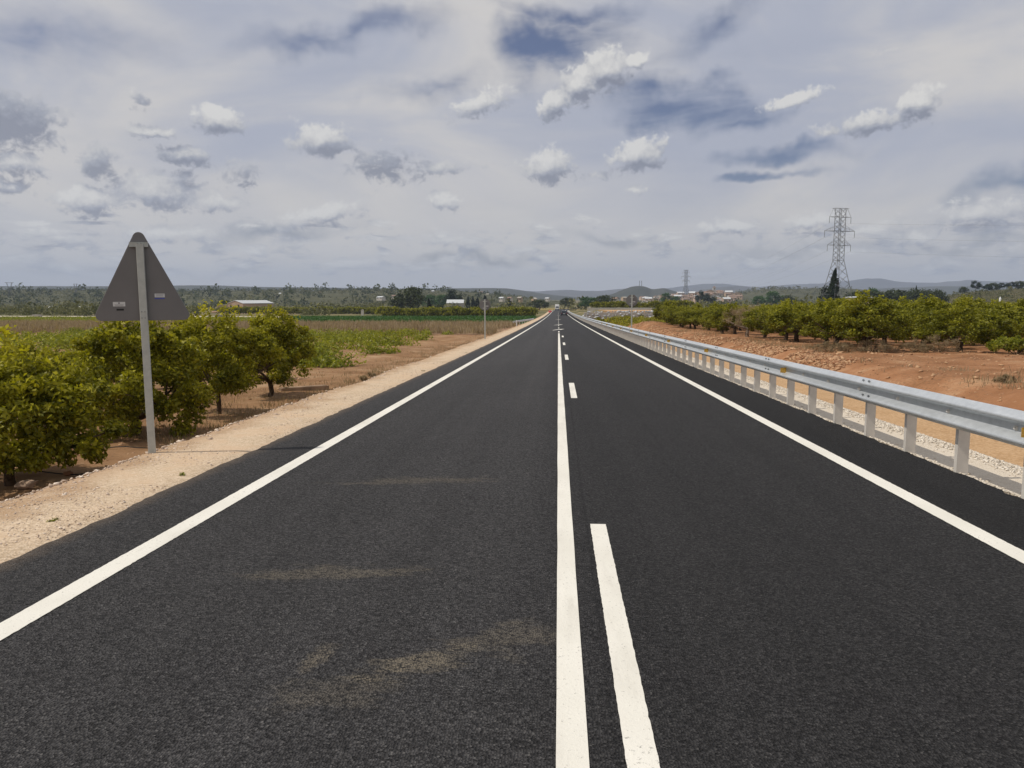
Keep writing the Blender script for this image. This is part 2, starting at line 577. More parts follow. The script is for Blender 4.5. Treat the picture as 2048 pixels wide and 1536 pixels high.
def paint_mat():
    m, g, out = mat_new('road_paint')
    p = g.node('ShaderNodeNewGeometry').outputs['Position']
    n = g.noise(p, 55, 4, .7)
    big = g.noise(p, 1.1, 5, .6)
    c = g.ramp(big, [(.3, (.66, .64, .57)), (.7, (.76, .74, .67))])
    pit = g.step(g.m('ADD', n, g.m('MULTIPLY', big, .18)), .69, .80)
    c = g.mix(g.m('MULTIPLY', pit, .7), c, (.12, .115, .11, 1))
    dirt = g.step(g.noise(g.scalev(p, (4, .7, 1)), 1.0, 6, .7), .48, .75)
    c = g.mix(g.m('MULTIPLY', dirt, .35), c, (.40, .37, .32, 1))
    b = g.node('ShaderNodeBsdfPrincipled', {'Base Color': c, 'Roughness': .75, 'Specular IOR Level': .3})
    bp = g.node('ShaderNodeBump', {'Strength': .5, 'Distance': .006, 'Height': n})
    g.put(b.inputs['Normal'], bp.outputs[0])
    g.put(out.inputs[0], b.outputs[0])
    return m


def gravel_mat(name, a, b_, c_, scale=70.0, tan=None, soil_edge=False):
    m, g, out = mat_new(name)
    p = g.node('ShaderNodeNewGeometry').outputs['Position']
    v = g.node('ShaderNodeTexVoronoi', {'Vector': p, 'Scale': scale})
    cs = g.node('ShaderNodeSeparateColor', {0: v.outputs['Color']}).outputs[0]
    n = g.noise(p, 1.3, 7, .65)
    n2 = g.noise(p, 25, 5, .7)
    t = g.m('ADD', g.m('MULTIPLY', cs, .35), g.m('ADD', g.m('MULTIPLY', n, .45), g.m('MULTIPLY', n2, .3)))
    c = g.ramp(t, [(.3, a), (.55, b_), (.8, c_)])
    if tan:
        c = g.mix(g.m('MULTIPLY', g.step(n, .48, .62), .7), c, tan)
    if soil_edge:            # red soil washed into the outer half
        xe = g.m('ADD', g.node('ShaderNodeSeparateXYZ', {0: p}).outputs[0], g.m('MULTIPLY', g.m('SUBTRACT', n, .5), 1.5))
        c = g.mix(g.m('MULTIPLY', g.step(xe, -4.15, -4.7), g.step(n2, .3, .7, .35, 1.0)), c, (.36, .225, .125, 1))
    bs = g.node('ShaderNodeBsdfPrincipled', {'Base Color': c, 'Roughness': .92, 'Specular IOR Level': .12})
    bp = g.node('ShaderNodeBump', {'Strength': .55, 'Distance': .012, 'Height': g.m('ADD', v.outputs['Distance'], n2)})
    g.put(bs.inputs['Normal'], bp.outputs[0])
    g.put(out.inputs[0], bs.outputs[0])
    return m


M_SOIL, M_ASPH, M_PAINT = ground_mat(), asphalt_mat(), paint_mat()
M_SAND = gravel_mat('shoulder_sand', (.38, .285, .19), (.56, .435, .305), (.70, .58, .44), 60, (.55, .40, .265, 1), True)
M_WGRAV = gravel_mat('white_gravel', (.50, .43, .34), (.60, .53, .43), (.68, .61, .51), 70)
M_TRACK = gravel_mat('track_earth', (.33, .20, .10), (.45, .29, .155), (.54, .37, .22), 30)

# ------------------------------------------------------------------ ground
xs = np.concatenate([-geo(9, 9000, 95)[::-1], np.arange(-9, 13.01, .18), geo(13, 9000, 95)])
ys = np.concatenate([np.arange(-14, 40, .5), geo(40, 9500, 210)])
GX, GY = np.meshgrid(xs, ys)
GX = GX + xc(np.minimum(GY, 520)) * np.exp(-(GX / 40) ** 2)
struct(grid_mesh('ground', GX, GY, hgt(GX, GY), M_SOIL))


def patch(name, x0, x1, y0, y1, off, material, nx=6, ny=60, edge=0.0, geom=True, follow=True, kind='structure'):
    yy = geo(y0, y1, ny) if geom and y0 > 0 else np.linspace(y0, y1, ny)
    if geom and y0 > 0:
        yy = np.concatenate([[y0], yy])
    tt = np.linspace(0, 1, nx)
    T, Yg = np.meshgrid(tt, yy)
    a = (x0(yy) if callable(x0) else np.full_like(yy, x0))[:, None]
    b = (x1(yy) if callable(x1) else np.full_like(yy, x1))[:, None]
    if edge:
        a = a + edge * fbm(yy * 0, yy, 1.3)[:, None] + edge * .5 * fbm(yy * 0 + 40, yy, 6)[:, None]
    Xg = a + (b - a) * T
    if follow:
        Xg = Xg + xc(Yg)
    o = grid_mesh(name, Xg, Yg, hgt(Xg, Yg) + off, material)
    return tag(o, kind=kind)


# ------------------------------------------------------------------ road, paint, shoulders
yy = np.concatenate([np.linspace(-14, 40, 541), geo(40, 560, 160)])
tt = np.linspace(0, 1, 9)
T, Yg = np.meshgrid(tt, yy)
el_ = -3.54 + .035 * fbm(yy * 0, yy, 2.5) + .03 * fbm(yy * 0 + 9, yy, 11)
er_ = 4.04 + .03 * fbm(yy * 0 + 50, yy, 2.5) + .06 * fbm(yy * 0 + 77, yy, 11)
Xg = el_[:, None] + (er_ - el_)[:, None] * T + xc(Yg)
road = struct(grid_mesh('road', Xg, Yg, zr(Yg) + 0 * Xg, M_ASPH))
# the raw edges of the asphalt layer
for nm, xe, sgn in (('road_edge', Xg[:, 0], -1), ('road_edge', Xg[:, -1], 1)):
    EX = np.stack([xe, xe + sgn * .05], 1)
    EY = np.stack([yy, yy], 1)
    EZ = np.stack([zr(yy), zr(yy) - .07], 1)
    struct(grid_mesh(nm, EX, EY, EZ, M_ASPH))


def strip(xa, w, y0, y1, step=.03, z=.004):
    n = max(2, int((y1 - y0) / step)) if y1 < 40 else max(2, int((y1 - y0) / .5))
    yv = np.linspace(y0, y1, n)
    if y1 > 60 and y0 < 40:
        yv = np.concatenate([np.arange(y0, 30, step), geo(30, y1, 160)])
    j = lambda: rng.normal(0, .0012, len(yv)) * (yv < 30)
    X = np.stack([xa - w / 2 + j(), xa + w / 2 + j()], 1) + xc(yv)[:, None]
    Yv = np.stack([yv, yv], 1)
    return X, Yv, zr(Yv) + z


mv, mf = [], []


def add_strip(*a, **k):
    X, Y, Z = strip(*a, **k)
    b = sum(len(q) for q in mv)
    v = np.stack([X, Y, Z], -1).reshape(-1, 3)
    i = np.arange(len(v)).reshape(-1, 2) + b
    mv.append(v)
    mf.append(np.stack([i[:-1, 0], i[:-1, 1], i[1:, 1], i[1:, 0]], -1))


add_strip(-2.787, .155, -13, 440)
add_strip(3.07, .16, -13, 440)
add_strip(.062, .116, -13, 59)
for k in range(-1, 5):
    add_strip(.312, .118, 5.72 + 11.85 * k - 3.15 - (3 if k == 0 else 0), 5.72 + 11.85 * k)
for y0 in (61.5, 76.0, 88, 100, 112, 125, 138, 151, 164, 177, 190, 203, 216, 229, 242, 255, 268, 281, 294, 307, 320, 333, 346, 359, 372, 385, 398, 411):
    add_strip(.062, .12, y0, y0 + 3.4)
b0 = sum(len(q) for q in mv)
markv = np.concatenate(mv)
markf = [tuple(q) for q in np.concatenate(mf)]
markv = [tuple(p) for p in markv]
# return arrows painted on the centre line
for ya in (68.5, 92.5, 143.0, 215.0):
    b = len(markv)
    pts = [(-.52, 0), (-.42, -.3), (.06, 2.3), (.30, 2.1), (.62, 5.0), (-.02, 3.9), (.02, 3.2), (-.10, 2.9)]
    markv += [(x, ya + y, float(zr(ya + y)) + .006) for x, y in pts]
    markf += [(b, b + 1, b + 2, b + 7), (b + 7, b + 2, b + 6), (b + 2, b + 3, b + 4, b + 5), (b + 2, b + 5, b + 6)]
struct(mesh_obj('road_markings', markv, markf, M_PAINT))

patch('gravel_shoulder', -4.66, -3.50, 2.0, 420, .012, M_SAND, 10, 500, .26)
patch('gravel_verge', 3.95, 5.15, 2.0, 400, .010, M_WGRAV, 8, 300, 0)
patch('dirt_track', 5.35, 7.9, 2.0, 130, .012, M_TRACK, 12, 200, .3)

# ------------------------------------------------------------------ stones
ICO_V, ICO_F = None, None


def ico():
    global ICO_V, ICO_F
    if ICO_V is None:
        t = (1 + 5 ** .5) / 2
        v = np.array([(-1, t, 0), (1, t, 0), (-1, -t, 0), (1, -t, 0), (0, -1, t), (0, 1, t), (0, -1, -t), (0, 1, -t), (t, 0, -1), (t, 0, 1), (-t, 0, -1), (-t, 0, 1)], float)
        ICO_V = v / np.linalg.norm(v[0])
        ICO_F = np.array([(0, 11, 5), (0, 5, 1), (0, 1, 7), (0, 7, 10), (0, 10, 11), (1, 5, 9), (5, 11, 4), (11, 10, 2), (10, 7, 6), (7, 1, 8), (3, 9, 4), (3, 4, 2), (3, 2, 6), (3, 6, 8), (3, 8, 9), (4, 9, 5), (2, 4, 11), (6, 2, 10), (8, 6, 7), (9, 8, 1)])
    return ICO_V, ICO_F


def rotz(n, r):
    q = r.normal(size=(n, 4))
    q /= np.linalg.norm(q, axis=1)[:, None]
    w, x, y, z = q.T
    return np.stack([np.stack([1 - 2 * (y * y + z * z), 2 * (x * y - z * w), 2 * (x * z + y * w)], -1),
                     np.stack([2 * (x * y + z * w), 1 - 2 * (x * x + z * z), 2 * (y * z - x * w)], -1),
                     np.stack([2 * (x * z - y * w), 2 * (y * z + x * w), 1 - 2 * (x * x + y * y)], -1)], 1)


def stones(name, P, size, material, flat=.65):
    n = len(P)
    v, f = ico()
    V = v[None] * (1 + .36 * rng.normal(size=(n, 12, 1))).clip(.5, 1.6) * np.stack([np.ones(n), rng.uniform(.6, 1, n), rng.uniform(.5, .9, n)], -1)[:, None]
    V = np.einsum('nij,nkj->nki', rotz(n, rng), V)
    V[:, :, 2] *= flat
    V = V * size[:, None, None] + P[:, None]
    F = f[None] + (np.arange(n) * 12)[:, None, None]
    tint = np.repeat(rng.random(n), len(f))
    return tag(mesh_obj(name, V.reshape(-1, 3), F.reshape(-1, 3), material, tint=tint), kind='stuff')


def stone_mat(name, a, b_):
    m, g, out = mat_new(name)
    t = g.node('ShaderNodeAttribute', attribute_name='tint').outputs['Fac']
    p = g.node('ShaderNodeNewGeometry').outputs['Position']
    c = g.ramp(g.m('ADD', g.m('MULTIPLY', t, .75), g.m('MULTIPLY', g.noise(p, 40, 4, .6), .3)), [(.15, a), (.9, b_)])
    bs = g.node('ShaderNodeBsdfPrincipled', {'Base Color': c, 'Roughness': .9, 'Specular IOR Level': .15})
    g.put(out.inputs[0], bs.outputs[0])
    return m


M_PEB = stone_mat('pebble', (.40, .29, .21), (.74, .63, .52))
M_WST = stone_mat('white_stone', (.48, .42, .34), (.72, .66, .57))
M_RST = stone_mat('red_stone', (.28, .14, .075), (.52, .34, .20))
M_GST = stone_mat('grey_stone', (.22, .24, .27), (.55, .56, .57))


def scatter(n, fx, y0, y1, geom=True):
    u = rng.random(n)
    y = y0 * (y1 / y0) ** u if geom else y0 + (y1 - y0) * u
    x = fx(n, y)
    return x, y


x, y = scatter(9000, lambda n, y: rng.uniform(-4.75, -3.58, n) + .08 * rng.normal(size=n), 3.4, 26)
keep = fbm(x, y, 1.1) > -.02
x, y = x[keep], y[keep]
s = rng.lognormal(math.log(.0055), .4, len(x)).clip(.003, .016) * (1 + y * .012)
stones('loose_gravel', np.stack([x, y, hgt(x, y) + .012 + s * .15], -1), s, M_PEB)
x, y = scatter(3600, lambda n, y: rng.normal(-4.98, .30, n), 5, 60)
s = rng.lognormal(math.log(.014), .5, len(x)).clip(.005, .045)
stones('bank_rubble', np.stack([x, y, hgt(x, y) + s * .2], -1), s, M_PEB)
x, y = scatter(15000, lambda n, y: np.where(rng.random(n) < .72, rng.normal(5.02, .12, n), 4.06 + np.abs(rng.normal(0, .12, n))), 5.5, 60)
s = rng.uniform(.008, .021, len(x)) * (1 + y * .006)
stones('white_pebbles', np.stack([x, y, hgt(x, y) + .012 + s * .2], -1), s, M_WST)
x, y = scatter(7000, lambda n, y: rng.normal(8.75, .42, n), 24, 84)
keep = (fbm(x, y, .5) > -.12) & ((y > 24) | (rng.random(len(x)) < .25))
x, y = x[keep], y[keep]
s = rng.lognormal(math.log(.036), .5, len(x)).clip(.013, .11)
stones('broken_rock', np.stack([x, y, hgt(x, y) + s * .25], -1), s, M_RST)
x, y = scatter(1500, lambda n, y: rng.uniform(7.9, 16, n), 9, 45)
s = rng.lognormal(math.log(.028), .55, len(x)).clip(.01, .12)
stones('field_stones', np.stack([x, y, hgt(x, y) + s * .2], -1), s, M_RST)
x, y = scatter(900, lambda n, y: rng.uniform(-12, -5.2, n), 8, 40)
s = rng.lognormal(math.log(.022), .5, len(x)).clip(.01, .08)
stones('soil_clods', np.stack([x, y, hgt(x, y) + s * .1], -1), s, M_RST)

# the one larger rock at the foot of the left bank
def boulder(name, loc, s, label, m, seed):
    r = np.random.default_rng(seed)
    v, f = ico()
    mb = MB()
    mb.add(v * (1 + .2 * r.normal(size=(12, 1))) * np.array([1.2, .9, .7]) * s, f)
    o = mb.build(name, m)
    o.location = loc
    md = o.modifiers.new('sub', 'SUBSURF'); md.levels = md.render_levels = 2; md.subdivision_type = 'SIMPLE'
    tx = bpy.data.textures.new('rock', 'CLOUDS'); tx.noise_scale = s * .5
    d = o.modifiers.new('disp', 'DISPLACE'); d.texture = tx; d.strength = s * .35
    return tag(o, label, 'rock')


p = at(52, 1003, 9.0)
boulder('rock', (p.x, 9.0, H(p.x, 9.0) + .05), .11, 'pale block of stone lying at the foot of the roadside bank under the leftmost tree', M_PEB, 3)
p = at(140, 985, 9.7)
boulder('rock', (p.x, 9.7, H(p.x, 9.7) + .02), .055, 'small brown lump of rock on the left bank below the triangular sign', M_RST, 4)

# ------------------------------------------------------------------ foliage
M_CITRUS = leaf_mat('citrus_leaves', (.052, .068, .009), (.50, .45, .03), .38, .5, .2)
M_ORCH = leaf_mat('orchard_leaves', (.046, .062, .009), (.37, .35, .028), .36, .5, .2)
M_CROP = leaf_mat('crop_leaves', (.10, .125, .015), (.36, .36, .035), .42, .5)
M_GREEN = leaf_mat('green_leaves', (.022, .07, .015), (.085, .18, .03), .35, .5)
M_DRY = leaf_mat('dry_stems', (.16, .115, .07), (.36, .28, .18), .25, .8, .1)
M_STRAW = leaf_mat('straw', (.20, .145, .10), (.42, .33, .235), .3, .8, .1)
M_SCRUB = leaf_mat('scrub_leaves', (.042, .055, .022), (.20, .19, .085), .2, .7, .1)
M_DARK = leaf_mat('conifer_leaves', (.010, .020, .010), (.035, .055, .024), .15, .6, .2)
M_WOODY = leaf_mat('tree_leaves', (.022, .036, .012), (.080, .095, .028), .25, .6, .2)
M_POPLAR = leaf_mat('poplar_leaves', (.030, .075, .025), (.085, .16, .05), .3, .6, .2)
M_BARK = mat('bark', (.10, .068, .045), .95, var=.35, scale=18, spec=.1, bump=.8, bscale=40)
M_PBARK = mat('pale_bark', (.26, .20, .15), .95, var=.3, scale=18, spec=.1)


def unit(v):
    return v / np.maximum(np.linalg.norm(v, axis=1), 1e-9)[:, None]


def leaf_quads(P, out, L, W, r, droop=.25, upb=.45):
    """Leaf blades at points P, pointing roughly along 'out'."""
    n = len(P)
    a = unit(out * .8 + r.normal(size=(n, 3)) * .75 - np.array([0, 0, droop]))
    nn = unit(r.normal(size=(n, 3)) * .8 + out * .5 + np.array([0, 0, upb]))
    s = unit(np.cross(a, nn))
    nn = np.cross(s, a)
    L = L * r.uniform(.65, 1.25, n)[:, None]
    W = W * r.uniform(.7, 1.2, n)[:, None]
    b = P - a * L * .5
    t = P + a * L * .5 - nn * L * .12
    m_ = P + nn * L * .06
    V = np.stack([b, m_ + s * W * .5, t, m_ - s * W * .5], 1)
    return V


def leaf_obj(name, V, tint, material, parent=None):
    n = len(V)
    F = np.arange(n * 4).reshape(n, 4)
    return mesh_obj(name, V.reshape(-1, 3), F, material, parent, tint=tint)


def crown_points(r, n_cl, per, shape, rc, skirt=None):
    """Clump centres over an ellipsoid volume, then leaves in each clump. shape=(rx,ry,z0,z1)."""
    rx, ry, z0, z1 = shape
    C = []
    while len(C) < n_cl:
        d = unit(r.normal(size=(1, 3)))[0]
        k = r.uniform(.45, 1.0) ** .55
        if d[2] < -.75:
            continue
        lump = 1 + .22 * math.sin(3.1 * math.atan2(d[1], d[0]) + r.uniform(-.3, .3)) + .1 * r.normal()
        zc = (z0 + z1) / 2
        C.append((d[0] * rx * k * lump, d[1] * ry * k * lump, zc + d[2] * (z1 - z0) / 2 * k * (1 + .12 * r.normal())))
    C = np.array(C)
    rr = rc * r.uniform(.6, 1.35, n_cl)
    cl = np.repeat(np.arange(n_cl), per)
    d = unit(r.normal(size=(len(cl), 3)))
    P = C[cl] + d * (rr[cl] * r.random(len(cl)) ** .45)[:, None] * np.array([1, 1, .85])
    ctint = r.random(n_cl)
    out = unit(P - np.array([0, 0, z0 + (z1 - z0) * .35]))
    out = unit(out * .6 + d * .6)
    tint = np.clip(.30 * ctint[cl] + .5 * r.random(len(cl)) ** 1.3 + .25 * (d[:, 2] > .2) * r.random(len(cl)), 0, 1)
    return C, P, out, tint


TAPER = {'columnar_tree'}


def make_tree(name, seed, shape, n_cl, per, rc, L, Wd, lm, bm_, trunk_h, trunk_r, n_limb, label=None, cat='tree', group=None, sprigs=0, lean=(0, 0), limb_n=6, keep=None):
    r = np.random.default_rng(seed)
    root = thing(name, (0, 0, 0), label, cat, group)
    C, P, out, tint = crown_points(r, n_cl, per, shape, rc)
    if keep is not None:
        k_ = keep(P)
        P, out, tint = P[k_], out[k_], tint[k_]
    if name in TAPER:
        tz = np.clip((P[:, 2] - shape[2]) / (shape[3] - shape[2]), 0, 1)
        P[:, :2] *= (1.25 - 1.0 * tz)[:, None]
    Vs = [leaf_quads(P, out, L, Wd, r)]
    ts = [tint]
    for _ in range(sprigs):          # upright young shoots above the crown
        a = r.uniform(0, 6.28); q = r.uniform(.1, .75)
        bx, by = math.cos(a) * shape[0] * q, math.sin(a) * shape[1] * q
        hz = r.uniform(.16, .42)
        m = int(26 * hz / .3)
        zb = shape[3] - .22 * (shape[3] - shape[2]) * q * q * 2
        t_ = r.random(m)
        pp = np.stack([bx + .05 * r.normal(size=m), by + .05 * r.normal(size=m), zb - .12 + t_ * (hz + .12)], -1)
        Vs.append(leaf_quads(pp, unit(r.normal(size=(m, 3)) * .7 + np.array([0, 0, .8])), L, Wd, r))
        ts.append(np.clip(.55 + .45 * r.random(m), 0, 1))
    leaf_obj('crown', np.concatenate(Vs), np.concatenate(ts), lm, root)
    mb = MB()
    base = Vector((0, 0, -.12))
    top = Vector((lean[0], lean[1], trunk_h))
    mid = (base + top) / 2 + Vector((r.normal() * trunk_r * .5, r.normal() * trunk_r * .5, 0))
    mb.tube([base, base + Vector((0, 0, .14)), mid, top], [trunk_r * 1.45, trunk_r * 1.1, trunk_r, trunk_r * .95], 8)
    for k in range(n_limb):
        a = 6.283 * k / n_limb + r.uniform(-.4, .4)
        tgt = Vector(tuple(C[np.argmax(C[:, 0] * math.cos(a) + C[:, 1] * math.sin(a) + .25 * r.random(len(C)))]))
        q = top + (tgt - top) * .45 + Vector((0, 0, -.04 * (tgt - top).length))
        r0 = trunk_r * .62
        mb.tube([top - Vector((0, 0, trunk_r * .3)), top + (q - top) * .5 + Vector((r.normal() * .03, r.normal() * .03, .02)), q, tgt], [r0, r0 * .8, r0 * .55, r0 * .2], 6)
        for _ in range(2):
            t2 = Vector(tuple(C[r.integers(len(C))]))
            if (t2 - q).length < (shape[3] - shape[2]) * .7:
                mb.tube([q, (q + t2) / 2 + Vector((0, 0, .03)), t2], [r0 * .4, r0 * .28, r0 * .12], 5)
    mb.build('trunk', bm_, root, smooth=True)
    return root


# near row of citrus beside the left shoulder: pixel column, depth, crown
def place(root, x, y, rz=0.0, dz=0.0):
    root.location = (x, y, H(x, y) + dz)
    root.rotation_euler = (0, 0, rz)
    return root


NEAR = 'citrus trees beside the left shoulder'
specs = [
    ('nearest citrus tree, at the left border with its trunk just in view', 8, 9.2, (1.08, 1.05, .04, 1.64), 125, 165, .21, .28, .06, 5, 31, 9),
    ('dark citrus tree with a forked low trunk right behind the triangular sign post', 268, 12.9, (1.10, 1.05, -.12, 1.98), 125, 165, .21, .30, .085, 6, 32, 9),
    ('small citrus tree on a thin bare trunk right of the sign post', 437, 15.8, (1.08, 1.0, .22, 2.08), 100, 150, .21, .45, .05, 6, 33, 11),
    ('last citrus tree of the near row, beside the low crop rows', 541, 19.3, (1.05, 1.0, .12, 2.10), 100, 150, .21, .38, .065, 5, 34, 12),
]
for lab, px, Y, shp, ncl, per, rc, th, tr, nl, sd, spr in specs:
    X = at(px, 800, Y).x
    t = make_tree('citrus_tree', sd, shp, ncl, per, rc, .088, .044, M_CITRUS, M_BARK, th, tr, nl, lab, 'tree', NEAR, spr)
    place(t, X, Y)
back = make_tree('citrus_tree', 41, (1.05, 1.05, .08, 1.46), 85, 130, .21, .095, .048, M_CITRUS, M_BARK, .4, .06, 5, None, 'tree', NEAR, 5)
labs = ['citrus tree of the second row seen past the left edge of the nearest crown', 'citrus tree of the second row, showing between the leftmost tree and the sign panel',
        'low citrus tree of the second row behind the dark forked tree', 'citrus tree of the second row behind the thin trunked tree',
        'yellowish citrus tree of the third row at the left border', 'citrus tree of the third row above the leftmost tree']
for k, (X, Y, sc) in enumerate([(-10.6, 13.6, .95), (-10.4, 17.3, 1.0), (-10.5, 20.8, .92), (-10.3, 24.4, .95), (-14.0, 19.5, .85), (-14.2, 23.2, .82)]):
    if k == 0:
        t = back
        tag(t, labs[0])
        t.scale = (sc,) * 3
    else:
        t = copy_tree(back, (0, 0, 0), 0, sc * np.array([1, 1, .95 + .1 * rng.random()]), labs[k], NEAR)
    place(t, X, Y, rz=1.3 * k)

# right-hand orchard
ORCH = 'leafy trees of the orchard right of the road'
variants = []
for k in range(5):
    shp = (1.18 + .10 * (k % 3), 1.15 + .1 * (k % 2), .22 + .12 * (k % 2), 2.02 + .10 * (k % 3))
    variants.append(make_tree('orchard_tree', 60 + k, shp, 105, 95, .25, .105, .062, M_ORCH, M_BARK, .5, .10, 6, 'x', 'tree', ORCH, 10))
bare = make_tree('orchard_tree', 70, (1.2, 1.2, .4, 1.95), 70, 60, .3, .14, .018, M_STRAW, M_PBARK, .5, .11, 8, 'leafless grey-brown orchard tree standing bare among the green front row', 'tree', ORCH, 0)
used = set()
ncount = 0
front = ['first', 'second', 'third', 'fourth', 'fifth', 'sixth', 'seventh', 'eighth', 'ninth', 'tenth', 'eleventh', 'twelfth', 'thirteenth', 'fourteenth', 'fifteenth', 'sixteenth', 'seventeenth', 'eighteenth', 'nineteenth']
DEEP = 'orchard tree inside the right-hand block, its crown top showing over the rows before it'
bare_done = False
for j in range(17):                  # rows away from the road
    for i in range(18):              # along the road
        Y = 30.5 + i * 3.05 + rng.normal() * .22
        X = 12.2 + j * 3.3 + rng.normal() * .22 - .012 * (Y - 30)
        px = 1116 + X / Y * 1538
        if px > 2130 or Y > 86:
            continue
        if i > 9 and j > 10:
            continue
        if j == 0:
            lab = f'{front[i]} roadside orchard tree counted from the near corner of the right-hand block'
        elif i == 0:
            lab = f'{front[j]} near-edge orchard tree counted from the corner away from the road'
        else:
            lab = DEEP
        rz = rng.uniform(0, 6.28)
        sc = rng.uniform(.93, 1.08)
        if j == 0 and i == 6 and not bare_done:
            place(bare, X, Y, rz)
            bare_done = True
            continue
        k = int(rng.integers(5))
        sz = np.array([sc * rng.uniform(.95, 1.15), sc * 1.05, sc * rng.uniform(.82, .94)])
        if k not in used:
            t = variants[k]
            used.add(k)
            t.scale = tuple(sz)
            tag(t, lab)
        else:
            t = copy_tree(variants[k], (0, 0, 0), 0, sz, lab, ORCH)
        place(t, X, Y, rz)
        ncount += 1


# shrubs and weeds
def shrub(name, lab, cat, x, y, shape, n, per, rc, L, Wd, m, seed, group=None):
    r = np.random.default_rng(seed)
    root = thing(name, (0, 0, 0), lab, cat, group)
    C, P, out, tint = crown_points(r, n, per, shape, rc)
    k = P[:, 2] > -.02
    leaf_obj('foliage', leaf_quads(P[k], out[k], L, Wd, r), tint[k], m, root)
    mb = MB()
    for a in range(7):
        c = C[r.integers(len(C))]
        mb.tube([(0, 0, -.05), (c[0] * .5, c[1] * .5, abs(c[2]) * .6), tuple(np.abs(c) * np.array([np.sign(c[0]), np.sign(c[1]), 1]))], [.014, .01, .005], 5)
    mb.build('stem', M_BARK, root)
    return place(root, x, y)


shrub('leafy_shrub', 'bright green leafy shrub alone on the red soil at the right border', 'shrub', 16.2, 28.2, (.85, .6, .02, .62), 44, 70, .16, .11, .065, M_CROP, 81)
DB = 'dry brown brush at the foot of the orchard'
for k, (px, Y, sx, sz, lab) in enumerate([(1660, 29.6, .8, .35, 'dry brown brush heap under the corner of the orchard, left of the next two heaps'),
                                          (1745, 29.2, .8, .40, 'dry grey-brown brush heap under the corner tree of the orchard'), (1880, 29.0, .9, .55, 'tallest dry brush heap beneath the orchard, with pale twigs standing up'),
                                          (1825, 29.4, .6, .28, 'low dry brush heap just left of the tallest one')]):
    X = at(px, 700, Y).x
    shrub('dry_brush', lab, 'shrub', X, Y, (sx, .5, 0, sz), 26, 55, .14, .17, .012, M_DRY, 90 + k, DB)
X = at(2010, 775, 17.2).x
shrub('dry_weed', 'small dark dry weed on the red slope behind the guardrail, at the right border', 'weed', X, 17.2, (.22, .2, 0, .2), 14, 60, .06, .09, .01, M_DRY, 97)
X = at(740, 745, 23.5).x
shrub('dry_weed', 'dry weed clump on the bank edge between the low crops and the gravel shoulder', 'weed', X, 23.5, (.3, .3, 0, .28), 18, 70, .08, .11, .012, M_DRY, 98)
for k, (px, Y, lab) in enumerate([(800, 21, 'tiny green weed growing in the left gravel shoulder halfway to the round sign'), (888, 31, 'tiny weed on the asphalt edge nearer the round sign'),
                                  (20, 6.9, 'tiny weed at the near left corner of the gravel shoulder'), (282, 8.6, 'tiny weed at the asphalt edge in front of the triangular sign')]):
    pt = ray(px, 700)
    xx_ = [-3.72, -3.75, -3.9, -3.72][k]
    shrub('green_weed', lab, 'weed', xx_, Y if k < 2 else (5.6 if k == 2 else 7.3), (.05, .045, 0, .028), 5, 16, .018, .03, .005, M_CROP, 100 + k)


# ------------------------------------------------------------------ ground cover (nobody could count it)
def clumps(name, X, Y, rad, hgt_, per, L, Wd, m, kind='stuff', seed=0, upb=.45, zfun=None, spread=1.0):
    r = np.random.default_rng(seed)
    n = len(X)
    Z = hgt(X, Y) if zfun is None else zfun(X, Y)
    cl = np.repeat(np.arange(n), per)
    d = unit(r.normal(size=(len(cl), 3)))
    d[:, 2] = np.abs(d[:, 2])
    q = r.random(len(cl)) ** .4
    P = np.stack([X[cl] + d[:, 0] * rad[cl] * q * spread, Y[cl] + d[:, 1] * rad[cl] * q * spread, Z[cl] + d[:, 2] * hgt_[cl] * q], -1)
    ct = r.random(n)
    tint = np.clip(.4 * ct[cl] + .6 * r.random(len(cl)), 0, 1)
    return tag(leaf_obj(name, leaf_quads(P, d, L if np.isscalar(L) else L[cl][:, None], Wd if np.isscalar(Wd) else Wd[cl][:, None], r, upb=upb), tint, m), kind=kind)


# low crop rows beyond the near trees
CX, CY = [], []
for k, Yr in enumerate(np.arange(31.5, 73, 4.6)):
    n = int(150)
    x = rng.uniform(-46, -8.5 - .045 * (Yr - 30) + rng.normal() * .3, n)
    if k < 2:
        x = np.concatenate([x, rng.uniform(-15, -8.8, 40)])
    if Yr > 62:
        x = x[(x < -13) | (rng.random(len(x)) < .3)]
    g_ = fbm(x, x * 0 + Yr * 3, .22)
    x = x[(g_ > -.34) | (x < -16)]
    CX.append(x)
    CY.append(Yr + rng.normal(0, .48, len(x)) + .10 * (x + 10))
CX, CY = np.concatenate(CX), np.concatenate(CY)
clumps('crop_foliage', CX, CY, rng.uniform(.4, .85, len(CX)), rng.uniform(.36, .80, len(CX)), 46, .20, .09, M_CROP, seed=3)
xs_, ys_ = rng.uniform(9.2, 14.5, 420), rng.uniform(12, 23, 420)
ks_ = fbm(xs_, ys_, .35) > .02
xs_, ys_ = np.repeat(xs_[ks_], 2) + rng.normal(0, .2, 2 * ks_.sum()), np.repeat(ys_[ks_], 2) + rng.normal(0, .2, 2 * ks_.sum())
